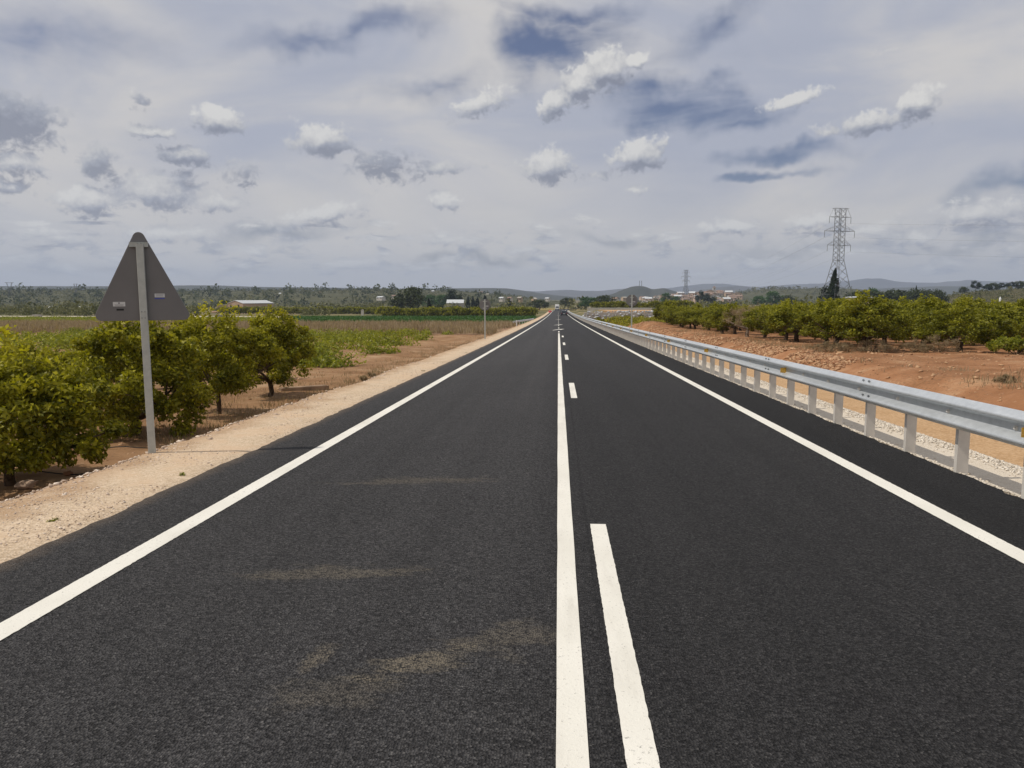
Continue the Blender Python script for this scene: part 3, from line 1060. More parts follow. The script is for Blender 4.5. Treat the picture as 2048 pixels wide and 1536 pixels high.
# knee-high dry grass
n = 15000
x = rng.uniform(-110, -6.2, n); y = 75 * (121 / 75) ** rng.random(n)
k = (fbm(x, y, .08) > -.33) & (x > -(y + 20) * .85)
x, y = x[k], y[k]
def blades(name, X, Y, hh, per, m, seed, w=.02, spread=.25):
    r = np.random.default_rng(seed)
    n = len(X); cl = np.repeat(np.arange(n), per)
    bx = X[cl] + r.normal(0, spread, len(cl)); by = Y[cl] + r.normal(0, spread, len(cl))
    bz = hgt(bx, by)
    h = hh[cl] * r.uniform(.5, 1.15, len(cl))
    a = r.uniform(0, 6.28, len(cl)); ln = r.normal(0, .25, (len(cl), 2))
    dx, dy = np.cos(a) * w, np.sin(a) * w
    V = np.stack([np.stack([bx - dx, by - dy, bz], -1), np.stack([bx + dx, by + dy, bz], -1),
                  np.stack([bx + dx * .5 + ln[:, 0] * h, by + dy * .5 + ln[:, 1] * h, bz + h], -1), np.stack([bx - dx * .5 + ln[:, 0] * h, by - dy * .5 + ln[:, 1] * h, bz + h], -1)], 1)
    t = np.clip(.45 * r.random(n)[cl] + .55 * r.random(len(cl)), 0, 1)
    return tag(leaf_obj(name, V, t, m), kind='stuff')
blades('dry_grass', x, y, rng.uniform(.45, .9, len(x)), 6, M_STRAW, 5, .035, .35)
n = 900
y = 12 * (75 / 12) ** rng.random(n); x = -5.4 - np.abs(rng.normal(0, 1.2, n))
blades('bank_grass', x, y, rng.uniform(.05, .16, n), 8, M_DRY, 6, .006, .1)
n = 700
y = 14 * (90 / 14) ** rng.random(n); x = 9.2 + np.abs(rng.normal(0, 1.8, n))
k = fbm(x, y, .3) > 0
blades('slope_grass', x[k], y[k], rng.uniform(.06, .2, n)[k], 10, M_DRY, 7, .007, .14)

blades('slope_straw', xs_, ys_, rng.uniform(.03, .12, len(xs_)), 16, M_STRAW, 17, .006, .2)

M_DFLD = mat('stubble_earth', (.34, .22, .145), .95, scale=.4, col2=(.25, .155, .10), spec=.05)
M_GFLD = mat('green_field', (.055, .105, .022), .9, scale=.5, col2=(.03, .06, .015), spec=.1, stretch=(.15, 1.6, 1))
M_YFLD = mat('yellow_green_field', (.19, .19, .035), .9, scale=.3, col2=(.11, .125, .025), spec=.1, stretch=(.4, 1, 1))
M_PALE = mat('pale_gravel_road', (.55, .49, .40), .95, scale=.3, var=.1, spec=.05)
M_OCHRE = mat('ochre_field', (.33, .25, .10), .95, scale=.08, col2=(.20, .17, .06), spec=.05)
fe = lambda y: -5.9 + 0 * y
patch('dry_field', lambda y: -120 + 0 * y, lambda y: -5.7 + .5 * fbm(y * 0, y, .2), 74, 127, .03, M_DFLD, 60, 60)
patch('green_field', lambda y: -.37 * y, fe, 127, 222, .05, M_GFLD, 60, 40)
patch('pale_field', lambda y: -1.3 * y, lambda y: -.372 * y, 127, 200, .05, M_YFLD, 40, 30)
patch('pale_track', lambda y: -1.3 * y, lambda y: -.235 * y, 206, 236, .07, M_PALE, 60, 8)
# crop rows standing in the green field
n = 9000
y = rng.uniform(128, 222, n); y = np.round(y / 3.2) * 3.2 + rng.normal(0, .3, n)
x = -6.6 - rng.random(n) * (.36 * y - 7); y = np.clip(y + .10 * (x + 40), 127, 224)
clumps('green_crop', x, y, rng.uniform(.5, .9, n), rng.uniform(.35, .6, n), 12, .45, .22, M_GREEN, seed=8)
n = 4600
y = rng.uniform(128, 202, n); x = -y * rng.uniform(.39, .85, n)
clumps('yellow_crop', x, y, rng.uniform(.5, .9, n), rng.uniform(.3, .5, n), 12, .4, .2, M_CROP, seed=9)

# ------------------------------------------------------------------ metal and small materials
def galv(name, a, b_, rough=.42, metal=.75):
    m, g, out = mat_new(name)
    co = g.node('ShaderNodeTexCoord').outputs['Object']
    n = g.noise(co, 14, 6, .65)
    n2 = g.noise(g.scalev(co, (1, .12, 1)), 5, 4, .6)
    c = g.ramp(g.m('ADD', g.m('MULTIPLY', n, .5), g.m('MULTIPLY', n2, .5)), [(.3, a), (.7, b_)])
    rr = g.m('ADD', rough - .1, g.m('MULTIPLY', n, .25))
    b = g.node('ShaderNodeBsdfPrincipled', {'Base Color': c, 'Metallic': metal, 'Roughness': rr})
    g.put(out.inputs[0], b.outputs[0])
    return m


M_GALV = galv('galvanised_beam', (.47, .50, .52), (.68, .71, .73), .38, .55)
M_POST = galv('galvanised_post', (.56, .53, .48), (.70, .66, .60), .5, .25)
M_POLE = galv('galvanised_pole', (.36, .38, .36), (.52, .54, .51), .55, .4)
M_BOLT = mat('bolt_steel', (.30, .31, .32), .45, .8, var=.2)
M_PANEL = mat('sign_back_grey', (.165, .163, .164), .62, .0, var=.06, scale=2, spec=.35)
M_FACE = mat('sign_face_white', (.75, .75, .73), .4, var=.02)
M_REDF = mat('sign_face_red', (.55, .03, .03), .4, var=.05)
M_STICK = mat('sticker_white', (.60, .61, .61), .5, var=.05)
M_STBL = mat('sticker_blue', (.07, .10, .40), .5, var=.05)
M_STBK = mat('sticker_black', (.015, .015, .016), .5, var=.05)
M_INK = mat('sticker_ink', (.20, .20, .21), .6, var=.05)
M_AMB = mat('reflector_amber', (.60, .33, .03), .35, var=.2, scale=40, spec=.6)
M_CONC = mat('concrete', (.42, .39, .34), .9, var=.15, scale=5, spec=.1)
M_BLACK = mat('black_rubber', (.015, .015, .016), .7, var=.2)


# ------------------------------------------------------------------ traffic signs seen from behind
def rounded_poly(pts, r, n=7):
    out = []
    m = len(pts)
    for i in range(m):
        p, a, b = Vector(pts[i]), Vector(pts[i - 1]), Vector(pts[(i + 1) % m])
        u, v = (a - p).normalized(), (b - p).normalized()
        half = u.angle(v) / 2
        t = r / math.tan(half)
        c = p + (u + v).normalized() * (r / math.sin(half))
        s0, s1 = p + u * t - c, p + v * t - c
        a0 = math.atan2(s0.y, s0.x); a1 = math.atan2(s1.y, s1.x)
        d = (a1 - a0 + math.pi) % (2 * math.pi) - math.pi
        out += [(c.x + r * math.cos(a0 + d * k / n), c.y + r * math.sin(a0 + d * k / n)) for k in range(n + 1)]
    return out


def plate(mb, poly, y0, y1):
    return mb.prism(poly, 'y', y0, y1)


def sticker(parent, x, z, w, h, y, m, name='sticker'):
    mb = MB()
    mb.box(x - w / 2, x + w / 2, y - .0012, y, z - h / 2, z + h / 2)
    return mb.build(name, m, parent)


def pole_build(root, h, w=.08, d=.045, rnd=.006):
    poly = rounded_poly([(-w / 2, -d / 2), (w / 2, -d / 2), (w / 2, d / 2), (-w / 2, d / 2)], rnd, 3)
    mb = MB()
    mb.prism(poly, 'z', -.3, h)
    return mb.build('pole', M_POLE, root)


def triangle_sign():
    Y = 8.46
    base = at(305, 917, Y)
    root = thing('warning_sign', (base.x, Y, base.z), 'triangular traffic sign seen from its grey back on a steel post by the left shoulder', 'sign')
    h = 2.44
    pole_build(root, h, .077, .05)
    pt = at(277, 470, Y) - base
    lt = at(190, 641, Y) - base
    rt = at(386, 636, Y) - base
    cx = (lt.x + rt.x) / 2
    poly = rounded_poly([(cx - .525, lt.z), (cx + .525, lt.z), (cx, pt.z + .115)], .062)
    mb = MB()
    plate(mb, poly, .040, .062)
    panel = mb.build('panel', M_PANEL, root)
    bv = panel.modifiers.new('bevel', 'BEVEL'); bv.width = .004; bv.segments = 2; bv.limit_method = 'ANGLE'
    # printed front: red rim and white field
    mb = MB(); plate(mb, [(x * .985 + cx * .015, z) for x, z in poly], .0622, .0632); mb.build('front_face', M_REDF, root)
    inner = rounded_poly([(cx - .38, lt.z + .1), (cx + .38, lt.z + .1), (cx, pt.z - .14)], .04)
    mb = MB(); plate(mb, inner, .0634, .0642); mb.build('front_field', M_FACE, root)
    # top bracket across the back and its bolts
    def half(z):
        return (pt.z + .115 - z) / (pt.z + .115 - lt.z) * .525
    for z, nm in ((pt.z - .105, 'bracket'),):
        w = half(z) - .012
        mb = MB()
        mb.box(cx - w, cx + w, .010, .039, z - .026, z + .026)
        mb.box(cx - w, cx + w, .004, .010, z + .019, z + .026)
        mb.box(cx - w, cx + w, .004, .010, z - .026, z - .019)
        mb.build(nm, M_POLE, root)
    z = lt.z + .085
    mb = MB(); mb.box(-.034, .034, .0255, .0395, z - .022, z + .022); mb.build('bracket', M_POLE, root)
    for z in (lt.z + .10, lt.z + .03, pt.z - .095):
        for s in (-.017, .017):
            mb = MB(); mb.tube([(s, -.034, z), (s, -.024, z)], .007, 6); mb.build('bolt', M_BOLT, root)
    # makers' labels stuck on the back
    a = at(245, 608, Y) - base
    s = sticker(panel, a.x, a.z, .125, .050, .0395, M_STICK)
    sticker(s, a.x, a.z + .012, .016, .016, .0380, M_INK, 'emblem')
    for k, w in enumerate((.095, .085)):
        sticker(s, a.x, a.z - .006 - .011 * k, w, .003, .0380, M_INK, 'print_line')
    a = at(247, 619, Y) - base
    sticker(panel, a.x, a.z, .075, .020, .0395, M_STBK)
    a = at(317, 591, Y) - base
    s = sticker(panel, a.x, a.z, .105, .042, .0395, M_STICK)
    for k, w in enumerate((.085, .07, .08)):
        sticker(s, a.x, a.z + .012 - .010 * k, w, .003, .0380, M_INK, 'print_line')
    a = at(317, 597, Y) - base
    sticker(s, a.x, a.z, .105, .013, .0380, M_STBL, 'blue_band')
    mb = MB()
    v, f = ico()
    mb.add(v * np.array([.13, .11, .05]) * (1 + .12 * rng.normal(size=(12, 1))), f)
    ft = mb.build('footing', M_CONC, root, True)
    ft.location = (-.09, .0, -.005)
    root.rotation_euler = (0, R(-.35), R(20))
    return root


triangle_sign()


def round_sign(px, py, Y, rad, h, label, sides=28):
    b = at(px, py, Y)
    root = thing('round_sign', (b.x, Y, b.z), label, 'sign')
    pole_build(root, h, .08, .045)
    cz = h - rad + .02
    off = math.pi / sides
    poly = [(math.cos(2 * math.pi * k / sides + off) * rad, cz + math.sin(2 * math.pi * k / sides + off) * rad) for k in range(sides)]
    mb = MB(); plate(mb, poly, .035, .057); mb.build('panel', M_PANEL, root)
    mb = MB(); plate(mb, [(x * .985, cz + (z - cz) * .985) for x, z in poly], .0572, .058); mb.build('front_face', M_REDF, root)
    for dz in (-.2, .2):
        mb = MB(); mb.box(-.13, .13, .024, .0345, cz + dz - .02, cz + dz + .02); mb.build('bracket', M_POLE, root)
    st = sticker(root, .13, cz - .08, .17, .055, .0345, M_STICK)
    return root


round_sign(970, 677, 46.5, .345, 2.36, 'round traffic sign seen from its grey back on a post in the left shoulder')
round_sign(1263, 655, 50.5, .40, 2.12, 'grey traffic sign back on a post behind the guardrail on the right', 8)

# ------------------------------------------------------------------ guardrail on the right
W_PROF = [(.086, .312), (.078, .3105), (.014, .268), (.003, .260), (0, .251), (0, .240), (.004, .231), (.014, .226), (.076, .200), (.083, .192), (.083, .132), (.076, .124), (.014, .082), (.003, .074), (0, .065), (0, .054), (.004, .045), (.014, .040), (.070, .004), (.086, 0)]


def wbeam(x, y0, y1, zoff, mat_, parent, flip=1, name='beam', lap=0.0, path=None):
    yv = np.linspace(y0, y1, max(2, int((y1 - y0) / 1.2) + 1))
    V, F = [], []
    pr = [(x + flip * (a - lap), z) for a, z in W_PROF] + [(x + flip * (a - lap + .004), z) for a, z in W_PROF[::-1]]
    n = len(pr)
    for yv_ in yv:
        for (a, z) in pr:
            dx = float(xc(yv_)) if path is None else path(yv_)
            V.append((a + dx, yv_, float(zr(yv_)) + zoff + z))
    for i in range(len(yv) - 1):
        for k in range(n):
            F.append((i * n + k, i * n + (k + 1) % n, (i + 1) * n + (k + 1) % n, (i + 1) * n + k))
    F.append(tuple(range(n))); F.append(tuple((len(yv) - 1) * n + k for k in range(n))[::-1])
    mb = MB(); mb.add(V, F)
    o = mb.build(name, mat_, parent)
    return o


def guardrail():
    SP, Y0, XR = 1.153, 7.9 - 1.153 * 10, 3.86
    root = thing('guardrail', (0, 0, 0), 'long galvanised steel guardrail with closely set posts along the right road edge', 'guardrail')
    ZB = .465
    nposts = int((330 - Y0) / SP)
    # one post: a C section, closed face to the oncoming side
    def post_mb(mb, y):
        z0, z1 = float(zr(y)) - .25, float(zr(y)) + .72
        dx = float(xc(y))
        a, b = 4.035 + dx, 4.148 + dx
        mb.box(a, b, y - .004, y, z0, z1)
        mb.box(a, a + .004, y + .0003, y + .055, z0, z1 - .0005)
        mb.box(b - .004, b, y + .0003, y + .055, z0, z1 - .0005)
    def spacer_mb(mb, y):
        z = float(zr(y)) + ZB
        dx = float(xc(y))
        mb.box(3.947 + dx, 4.0346 + dx, y - .002, y + .055, z + .06, z + .25)
    rest = MB()
    for i in range(nposts):
        y = Y0 + SP * i
        if 12 - 3 <= i < 12 + 88 or 0 <= y - 5 < 100:
            mb = MB(); post_mb(mb, y); p_ = mb.build('post', M_POST, root)
            if y > 5:
                mb = MB(); spacer_mb(mb, y); mb.build('spacer', M_GALV, p_)
        else:
            post_mb(rest, y)
    o = rest.build('posts_afar', M_POST, root)
    o['kind'] = 'stuff'
    # beams: lapped lengths of four bays
    L = SP * 4
    k = 0
    y = Y0 - .4 * SP
    while y < 330:
        wbeam(XR, y, min(y + L + .28, 331), ZB, M_GALV, root, lap=.0 if k % 2 else .0045)
        if y + L < 60:
            for yb in (y + L + .05, y + L + .23):
                for zb in (.104, .290):
                    z = float(zr(yb)) + ZB + zb
                    mb = MB(); mb.tube([(XR + .012, yb, z + .008), (XR + .030, yb, z - .008)], .013, 8)
                    mb.build('splice_bolt', M_BOLT, root)
        y += L; k += 1
    for i in range(nposts):
        y = Y0 + SP * i
        if 5 < y < 45:
            z = float(zr(y)) + ZB + .155
            mb = MB(); mb.box(XR + .070, XR + .0825, y + .006, y + .048, z - .02, z + .02); mb.tube([(XR + .056, y + .026, z), (XR + .071, y + .026, z)], .012, 8)
            mb.build('bolt', M_POST, root)
    # amber delineators in the hollow of the beam
    y = 6.52
    while y < 70:
        z = float(zr(y)) + ZB + .155
        mb = MB()
        mb.prism([(XR + .076, z - .055), (XR - .022, z - .045), (XR - .022, z + .045), (XR + .076, z + .055)], 'y', y, y + .004) if False else mb.add(
            [(XR + .076, y, z - .05), (XR - .025, y, z - .04), (XR - .025, y, z + .04), (XR + .076, y, z + .05), (XR + .076, y + .005, z - .05), (XR - .025, y + .005, z - .04), (XR - .025, y + .005, z + .04), (XR + .076, y + .005, z + .05)],
            [(0, 1, 2, 3), (7, 6, 5, 4), (0, 4, 5, 1), (1, 5, 6, 2), (2, 6, 7, 3), (3, 7, 4, 0)])
        mb.build('reflector', M_AMB, root)
        y += 6.95
    return root


guardrail()


def left_rail():
    Y0, Y1 = 112, 152
    root = thing('guardrail', (0, 0, 0), 'short pale guardrail end on the left beside the green field, far down the road', 'guardrail')
    pth = lambda y: -1.7 * float(sm(y, 152, 112))
    wbeam(-4.75, Y0, Y1, -.12, M_GALV, root, flip=-1, path=pth)
    for y in np.arange(Y0 + .5, Y1, 4):
        mb = MB(); x = -4.85 + pth(y); z = float(zr(y))
        mb.box(x - .12, x - .01, y, y + .06, z - .8, z + .15); mb.build('post', M_POST, root)


left_rail()
# white delineator post near the rail end
b = at(1015, 646, 104)
root = thing('marker_post', (-5.6, 104, H(-5.6, 104)), 'small white marker post at the far end of the dry grass, left of the road', 'post')
mb = MB(); mb.prism(rounded_poly([(-.06, -.06), (.06, -.06), (.06, .06), (-.06, .06)], .02, 3), 'z', -.1, .78); mb.build('shaft', M_FACE, root)
mb = MB(); mb.prism(rounded_poly([(-.063, -.063), (.063, -.063), (.063, .063), (-.063, .063)], .02, 3), 'z', .78, .95); mb.build('cap', M_FACE, root)

# concrete kerb lying in the soil by the last citrus tree, drip hoses
p0, p1 = at(560, 772, 20.6), at(655, 770, 21.4)
root = thing('concrete_beam', (p0.x, 20.6, H(p0.x, 20.6)), 'low weathered concrete kerb lying on the soil past the last citrus tree', 'kerb', rz=math.atan2(.8, p1.x - p0.x))
ln = math.hypot(p1.x - p0.x, .8)
mb = MB(); mb.prism([(-.12, -.05), (.12, -.05), (.11, .075), (-.11, .075)], 'x', 0, ln); mb.build('body', mat('old_concrete', (.29, .20, .13), .95, var=.3, scale=3), root)
mb = MB(); mb.prism([(-.10, .0751), (.10, .0751), (.09, .09), (-.09, .09)], 'x', .05, ln - .05); mb.build('cap', MATS['old_concrete'], root)


def hose(pts, label):
    P = []
    for i in range(len(pts) - 1):
        for k in range(10):
            t = k / 10
            x = pts[i][0] + (pts[i + 1][0] - pts[i][0]) * t
            y = pts[i][1] + (pts[i + 1][1] - pts[i][1]) * t
            P.append((x, y + .05 * math.sin(x * 3.1), H(x, y) + .03 + .012 * math.sin(x * 7)))
    mb = MB(); mb.tube(P, .009, 6)
    return tag(mb.build('drip_hose', M_BLACK, None, True), label, 'hose', 'black irrigation hoses on the soil')


hose([(-11, 9.9), (-7.2, 9.75), (-5.9, 9.7)], 'black irrigation hose on the soil right of the leftmost trunk')
hose([(-10.5, 11.6), (-8.0, 11.5), (-6.3, 11.7)], 'black irrigation hose passing in front of the forked trunk by the sign')
hose([(-10.5, 12.9), (-9.0, 12.75), (-7.9, 12.9)], 'black irrigation hose between the leftmost crown and the forked trunk')

# ------------------------------------------------------------------ vehicles
M_CARP = mat('car_paint_dark', (.022, .024, .030), .3, .3, var=.1, coat=.6, spec=.5)
M_GLASS = mat('dark_glass', (.02, .025, .03), .12, var=.1, spec=.6)
M_TAIL = mat('tail_light_red', (.25, .01, .012), .3, var=.1)
M_WHITEP = mat('white_paint', (.74, .74, .72), .4, var=.04, coat=.3)
M_ROOFG = mat('light_roof', (.55, .57, .58), .6, var=.08)


def wheel(parent, x, y, z, r, w):
    mb = MB(); mb.tube([(x - w / 2, y, z), (x + w / 2, y, z)], r, 18)
    o = mb.build('wheel', M_BLACK, parent)
    mb = MB(); mb.tube([(x - w / 2 - .012, y, z), (x + w / 2 + .012, y, z)], r * .6, 14); mb.build('rim', M_GALV, o)


def car(X, Y):
    root = thing('parked_car' if False else 'car', (X, Y, float(zr(Y)) + .004), 'dark hatchback car driving away in the right lane, seen from behind', 'car')
    side = [(-2.0, .28), (2.0, .28), (2.08, .55), (2.0, .80), (1.15, .92), (-1.75, .95), (-2.05, .85), (-2.08, .5)]
    mb = MB(); mb.prism(side, 'x', -.88, .88)
    bd = mb.build('body', M_CARP, root); m_ = bd.modifiers.new('b', 'BEVEL'); m_.width = .09; m_.segments = 3
    V = [(-.82, -1.86, .93), (.82, -1.86, .93), (.82, 1.0, .91), (-.82, 1.0, .91), (-.62, -1.5, 1.44), (.62, -1.5, 1.44), (.62, .1, 1.47), (-.62, .1, 1.47)]
    mb = MB(); mb.add(V, [(0, 3, 2, 1), (4, 5, 6, 7), (0, 1, 5, 4), (1, 2, 6, 5), (2, 3, 7, 6), (3, 0, 4, 7)])
    cb = mb.build('cabin', M_CARP, root); m_ = cb.modifiers.new('b', 'BEVEL'); m_.width = .06; m_.segments = 3
    mb = MB(); mb.add([(-.66, -1.815, 1.03), (.66, -1.815, 1.03), (.56, -1.575, 1.37), (-.56, -1.575, 1.37)], [(0, 1, 2, 3)]); mb.build('rear_window', M_GLASS, root)
    for s in (-1, 1):
        mb = MB(); mb.add([(s * .815, -1.4, 1.0), (s * .815, .7, 1.0), (s * .66, .05, 1.38), (s * .66, -1.3, 1.38)], [(0, 1, 2, 3)]); mb.build('side_window', M_GLASS, root)
        mb = MB(); mb.box(s * .72 - .13, s * .72 + .13, -2.10, -2.0, .68, .86); mb.build('tail_light', M_TAIL, root)
        wheel(root, s * .80, -1.3, .31, .31, .2); wheel(root, s * .80, 1.3, .31, .31, .2)
        mb = MB(); mb.box(s * .98 - .09, s * .98 + .09, .55, .65, .92, 1.05); mb.build('mirror', M_CARP, root)
    mb = MB(); mb.box(-.26, .26, -2.105, -2.08, .56, .68); mb.build('number_plate', M_FACE, root)
    mb = MB(); mb.box(-.8, .8, -2.12, -2.0, .30, .46); mb.build('bumper', M_BLACK, root)
    return root


car(1.62, 213)


def truck(X, Y):
    root = thing('truck', (X, Y, float(zr(Y)) + .004), 'white box truck coming toward the camera at the far end of the road', 'truck')
    mb = MB(); mb.prism([(-2.9, .5), (-2.9, 1.2), (-2.45, 2.2), (-1.5, 2.3), (-1.2, 2.3), (-1.2, .5)], 'x', -1.02, 1.02)
    c = mb.build('cab', M_WHITEP, root); m_ = c.modifiers.new('b', 'BEVEL'); m_.width = .08; m_.segments = 2
    mb = MB(); mb.add([(-.9, -2.885, 1.28), (.9, -2.885, 1.28), (.82, -2.50, 2.12), (-.82, -2.50, 2.12)], [(0, 1, 2, 3)]); mb.build('windscreen', M_GLASS, root)
    mb = MB(); mb.box(-1.1, 1.1, -1.1, 3.4, .85, 3.1); b_ = mb.build('cargo_box', M_WHITEP, root); m_ = b_.modifiers.new('b', 'BEVEL'); m_.width = .05
    mb = MB(); mb.box(-1.0, 1.0, -2.97, -2.6, .32, .62); mb.build('bumper', M_BLACK, root)
    for s in (-1, 1):
        mb = MB(); mb.box(s * .8 - .14, s * .8 + .14, -2.95, -2.89, .75, .95); mb.build('headlight', M_GLASS, root)
        mb = MB(); mb.box(s * 1.2 - .07, s * 1.2 + .07, -2.6, -2.5, 1.4, 1.85); mb.build('mirror', M_BLACK, root)
        wheel(root, s * .88, -2.1, .4, .4, .26); wheel(root, s * .88, 2.2, .4, .4, .3)
    return root


truck(-.55, 405)
# red plastic barrier on the left shoulder far away
b = at(1100, 625, 320)
root = thing('traffic_barrier', (b.x, 320, float(zr(320)) + .01), 'red plastic traffic barrier standing at the left road edge far ahead', 'barrier')
mb = MB(); mb.prism([(-.28, 0), (.28, 0), (.22, .25), (.10, .4), (.08, .95), (-.08, .95), (-.10, .4), (-.22, .25)], 'x', -.62, .62) if False else mb.prism([(-.28, 0), (.28, 0), (.22, .25), (.10, .4), (.08, 1.0), (-.08, 1.0), (-.10, .4), (-.22, .25)], 'x', -.6, .6)
mb.build('body', mat('red_plastic', (.55, .035, .03), .5, var=.1), root)
mb = MB(); mb.box(-.45, .45, -.101, -.085, .55, .75); mb.build('reflective_band', M_FACE, root)

# ------------------------------------------------------------------ hills
def ridge_mat(name, a, b_, scale, c_=None):
    m, g, out = mat_new(name)
    p = g.node('ShaderNodeNewGeometry').outputs['Position']
    n = g.noise(p, scale, 7, .65)
    n2 = g.noise(p, scale * 6, 5, .7)
    st = [(.32, a), (.6, b_)] + ([(.72, c_)] if c_ else [])
    c = g.ramp(g.m('ADD', g.m('MULTIPLY', n, .6), g.m('MULTIPLY', n2, .4)), st)
    b = g.node('ShaderNodeBsdfPrincipled', {'Base Color': c, 'Roughness': .95, 'Specular IOR Level': .05})
    g.put(out.inputs[0], b.outputs[0])
    return m


RIDGES = []


def ridge(name, Y, prof, depth, material, foot=-9.0, rough=.06, n=260, m=14, jag=.0, seed=0):
    """A hill: crest through the profile at distance Y, a front slope of the given depth, a back slope."""
    pxs = np.linspace(prof[0][0], prof[-1][0], n)
    pys = np.interp(pxs, [p[0] for p in prof], [p[1] for p in prof])
    k = np.ones(9) / 9
    pys = np.convolve(np.pad(pys, 4, mode='edge'), k, 'valid')
    crest = np.array([at(a, b, Y)[:] for a, b in zip(pxs, pys)])
    t = np.concatenate([np.linspace(0, 1, m), 1 + np.linspace(.15, 1, 5)])
    up = np.where(t <= 1, np.sin(np.clip(t, 0, 1) * math.pi / 2) ** 1.15, np.cos((t - 1) * math.pi / 2))
    X = crest[None, :, 0] * (1 + (t[:, None] - 1) * depth / Y)
    Yv = Y + (t[:, None] - 1) * depth + 0 * X
    h = crest[None, :, 2] - foot
    nz = fbm(X + seed * 31, Yv, 5 / depth, 4)
    nz2 = fbm(X + seed * 31, Yv, 22 / depth, 3)
    edge = np.sin(np.clip(t[:, None], 0, 1) * math.pi)
    Z = foot + h * up[:, None] * (1 + rough * 3 * nz * edge) + h * jag * nz2 * up[:, None]
    o = grid_mesh(name, X, Yv, Z, material)
    RIDGES.append((Y, depth, crest, foot, up, t))
    return struct(o)


M_RA = ridge_mat('scrub_hillside', (.042, .047, .023), (.095, .092, .047), .02, (.21, .172, .112))
M_RB = ridge_mat('wooded_ridge', (.034, .040, .030), (.070, .070, .050), .012)
M_RC = ridge_mat('mountain_slope', (.060, .062, .060), (.115, .110, .100), .004)
M_RD = ridge_mat('near_hill_slope', (.05, .05, .025), (.11, .095, .05), .05, (.17, .125, .075))
ridge('hill', 1150, [(-1500, 604), (-900, 590), (-260, 583), (0, 582), (120, 582.5), (300, 584), (420, 583), (520, 582), (600, 582), (700, 582), (800, 581), (870, 583), (930, 586), (1000, 591), (1060, 597), (1120, 603)], 560, M_RA, rough=.10, seed=1, n=360)
ridge('hill', 2800, [(-1500, 592), (-900, 576), (-320, 571), (-40, 573), (60, 572), (200, 573), (330, 572), (400, 570), (470, 573), (600, 575), (760, 577), (860, 580)], 600, M_RB, seed=2)
ridge('hill', 2900, [(620, 586), (760, 578), (860, 577), (930, 576.5), (1010, 577), (1045, 581), (1075, 586), (1105, 590), (1150, 594), (1200, 600)], 700, M_RB, seed=3)
ridge('mountain', 5200, [(900, 592), (1010, 585), (1040, 581), (1075, 583), (1100, 581), (1135, 580), (1165, 582), (1200, 582), (1240, 578), (1270, 576), (1330, 584)], 1200, M_RC, seed=4)
ridge('hill', 2300, [(1150, 602), (1205, 593), (1225, 588), (1245, 580), (1265, 573), (1278, 571.5), (1290, 573), (1305, 579), (1318, 577), (1330, 576), (1345, 581), (1365, 587), (1400, 592), (1460, 600)], 420, M_RB, seed=5, rough=.12)
ridge('mountain', 6600, [(1120, 592), (1190, 584), (1250, 577), (1300, 580), (1355, 575), (1392, 567.5), (1430, 568), (1470, 570), (1510, 576), (1560, 571), (1610, 570), (1650, 567), (1690, 561), (1725, 558.5), (1760, 560), (1800, 564), (1850, 567.5), (1890, 565), (1930, 561.5), (1965, 560), (2010, 565), (2090, 563), (2300, 567), (2900, 576), (3600, 592)], 1500, M_RC, seed=6, rough=.12)
ridge('hill', 4400, [(1340, 594), (1400, 580), (1440, 575), (1475, 572.5), (1505, 576), (1545, 584), (1600, 590)], 800, M_RC, seed=7)
ridge('hill', 3900, [(1640, 594), (1700, 581), (1780, 576), (1860, 573), (1940, 572.5), (2060, 573), (2300, 570), (2900, 580), (3400, 594)], 700, M_RB, seed=8)
ridge('hill', 1500, [(1400, 604), (1460, 592), (1500, 582), (1535, 577.5), (1570, 578), (1620, 577), (1660, 576), (1690, 577), (1730, 580), (1780, 586), (1830, 592), (1900, 602)], 420, M_RA, seed=9)
ridge('hill', 520, [(1790, 612), (1850, 601), (1890, 594), (1930, 587), (1980, 583), (2050, 578), (2160, 572), (2350, 566), (2800, 585), (3200, 612)], 190, M_RD, seed=10, rough=.08)

# ------------------------------------------------------------------ far vegetation that reads as one mass
def surf_on(idx_name, px, f):
    """Point at fraction f of the front slope (1 = crest) of a ridge, at photo column px."""
    Y, depth, crest, foot, up, t = idx_name
    pc = np.linspace(0, 1, len(crest))
    cx = np.array([c[0] for c in crest]); cz = np.array([c[2] for c in crest])
    tanx = np.array([at(q, 590, Y).x for q in px])
    cX = np.interp(tanx, cx, cx); cZ = np.interp(tanx, cx, cz)
    u = np.interp(f, t, up)
    return cX * (1 + (f - 1) * depth / Y), Y + (f - 1) * depth, foot + (cZ - foot) * u


def far_scrub(name, P, w, h, per, m, seed, leaf=.45):
    r = np.random.default_rng(seed)
    n = len(P)
    cl = np.repeat(np.arange(n), per)
    d = unit(r.normal(size=(len(cl), 3)))
    q = r.random(len(cl)) ** .35
    pos = P[cl] + np.stack([d[:, 0] * w[cl] * q * .5, d[:, 1] * w[cl] * q * .5, h[cl] * (.45 + .55 * d[:, 2] * q)], -1)
    L = (np.minimum(w, h) * leaf)[cl][:, None]
    V = leaf_quads(pos, d, L, L * .75, r, droop=0, upb=.3)
    tint = np.clip(.65 * r.random(n)[cl] + .4 * r.random(len(cl)), 0, 1)
    return tag(leaf_obj(name, V, tint, m), kind='stuff')


R_LEFT, R_MID, R_HILL = RIDGES[0], RIDGES[8], RIDGES[9]
r_ = np.random.default_rng(77)
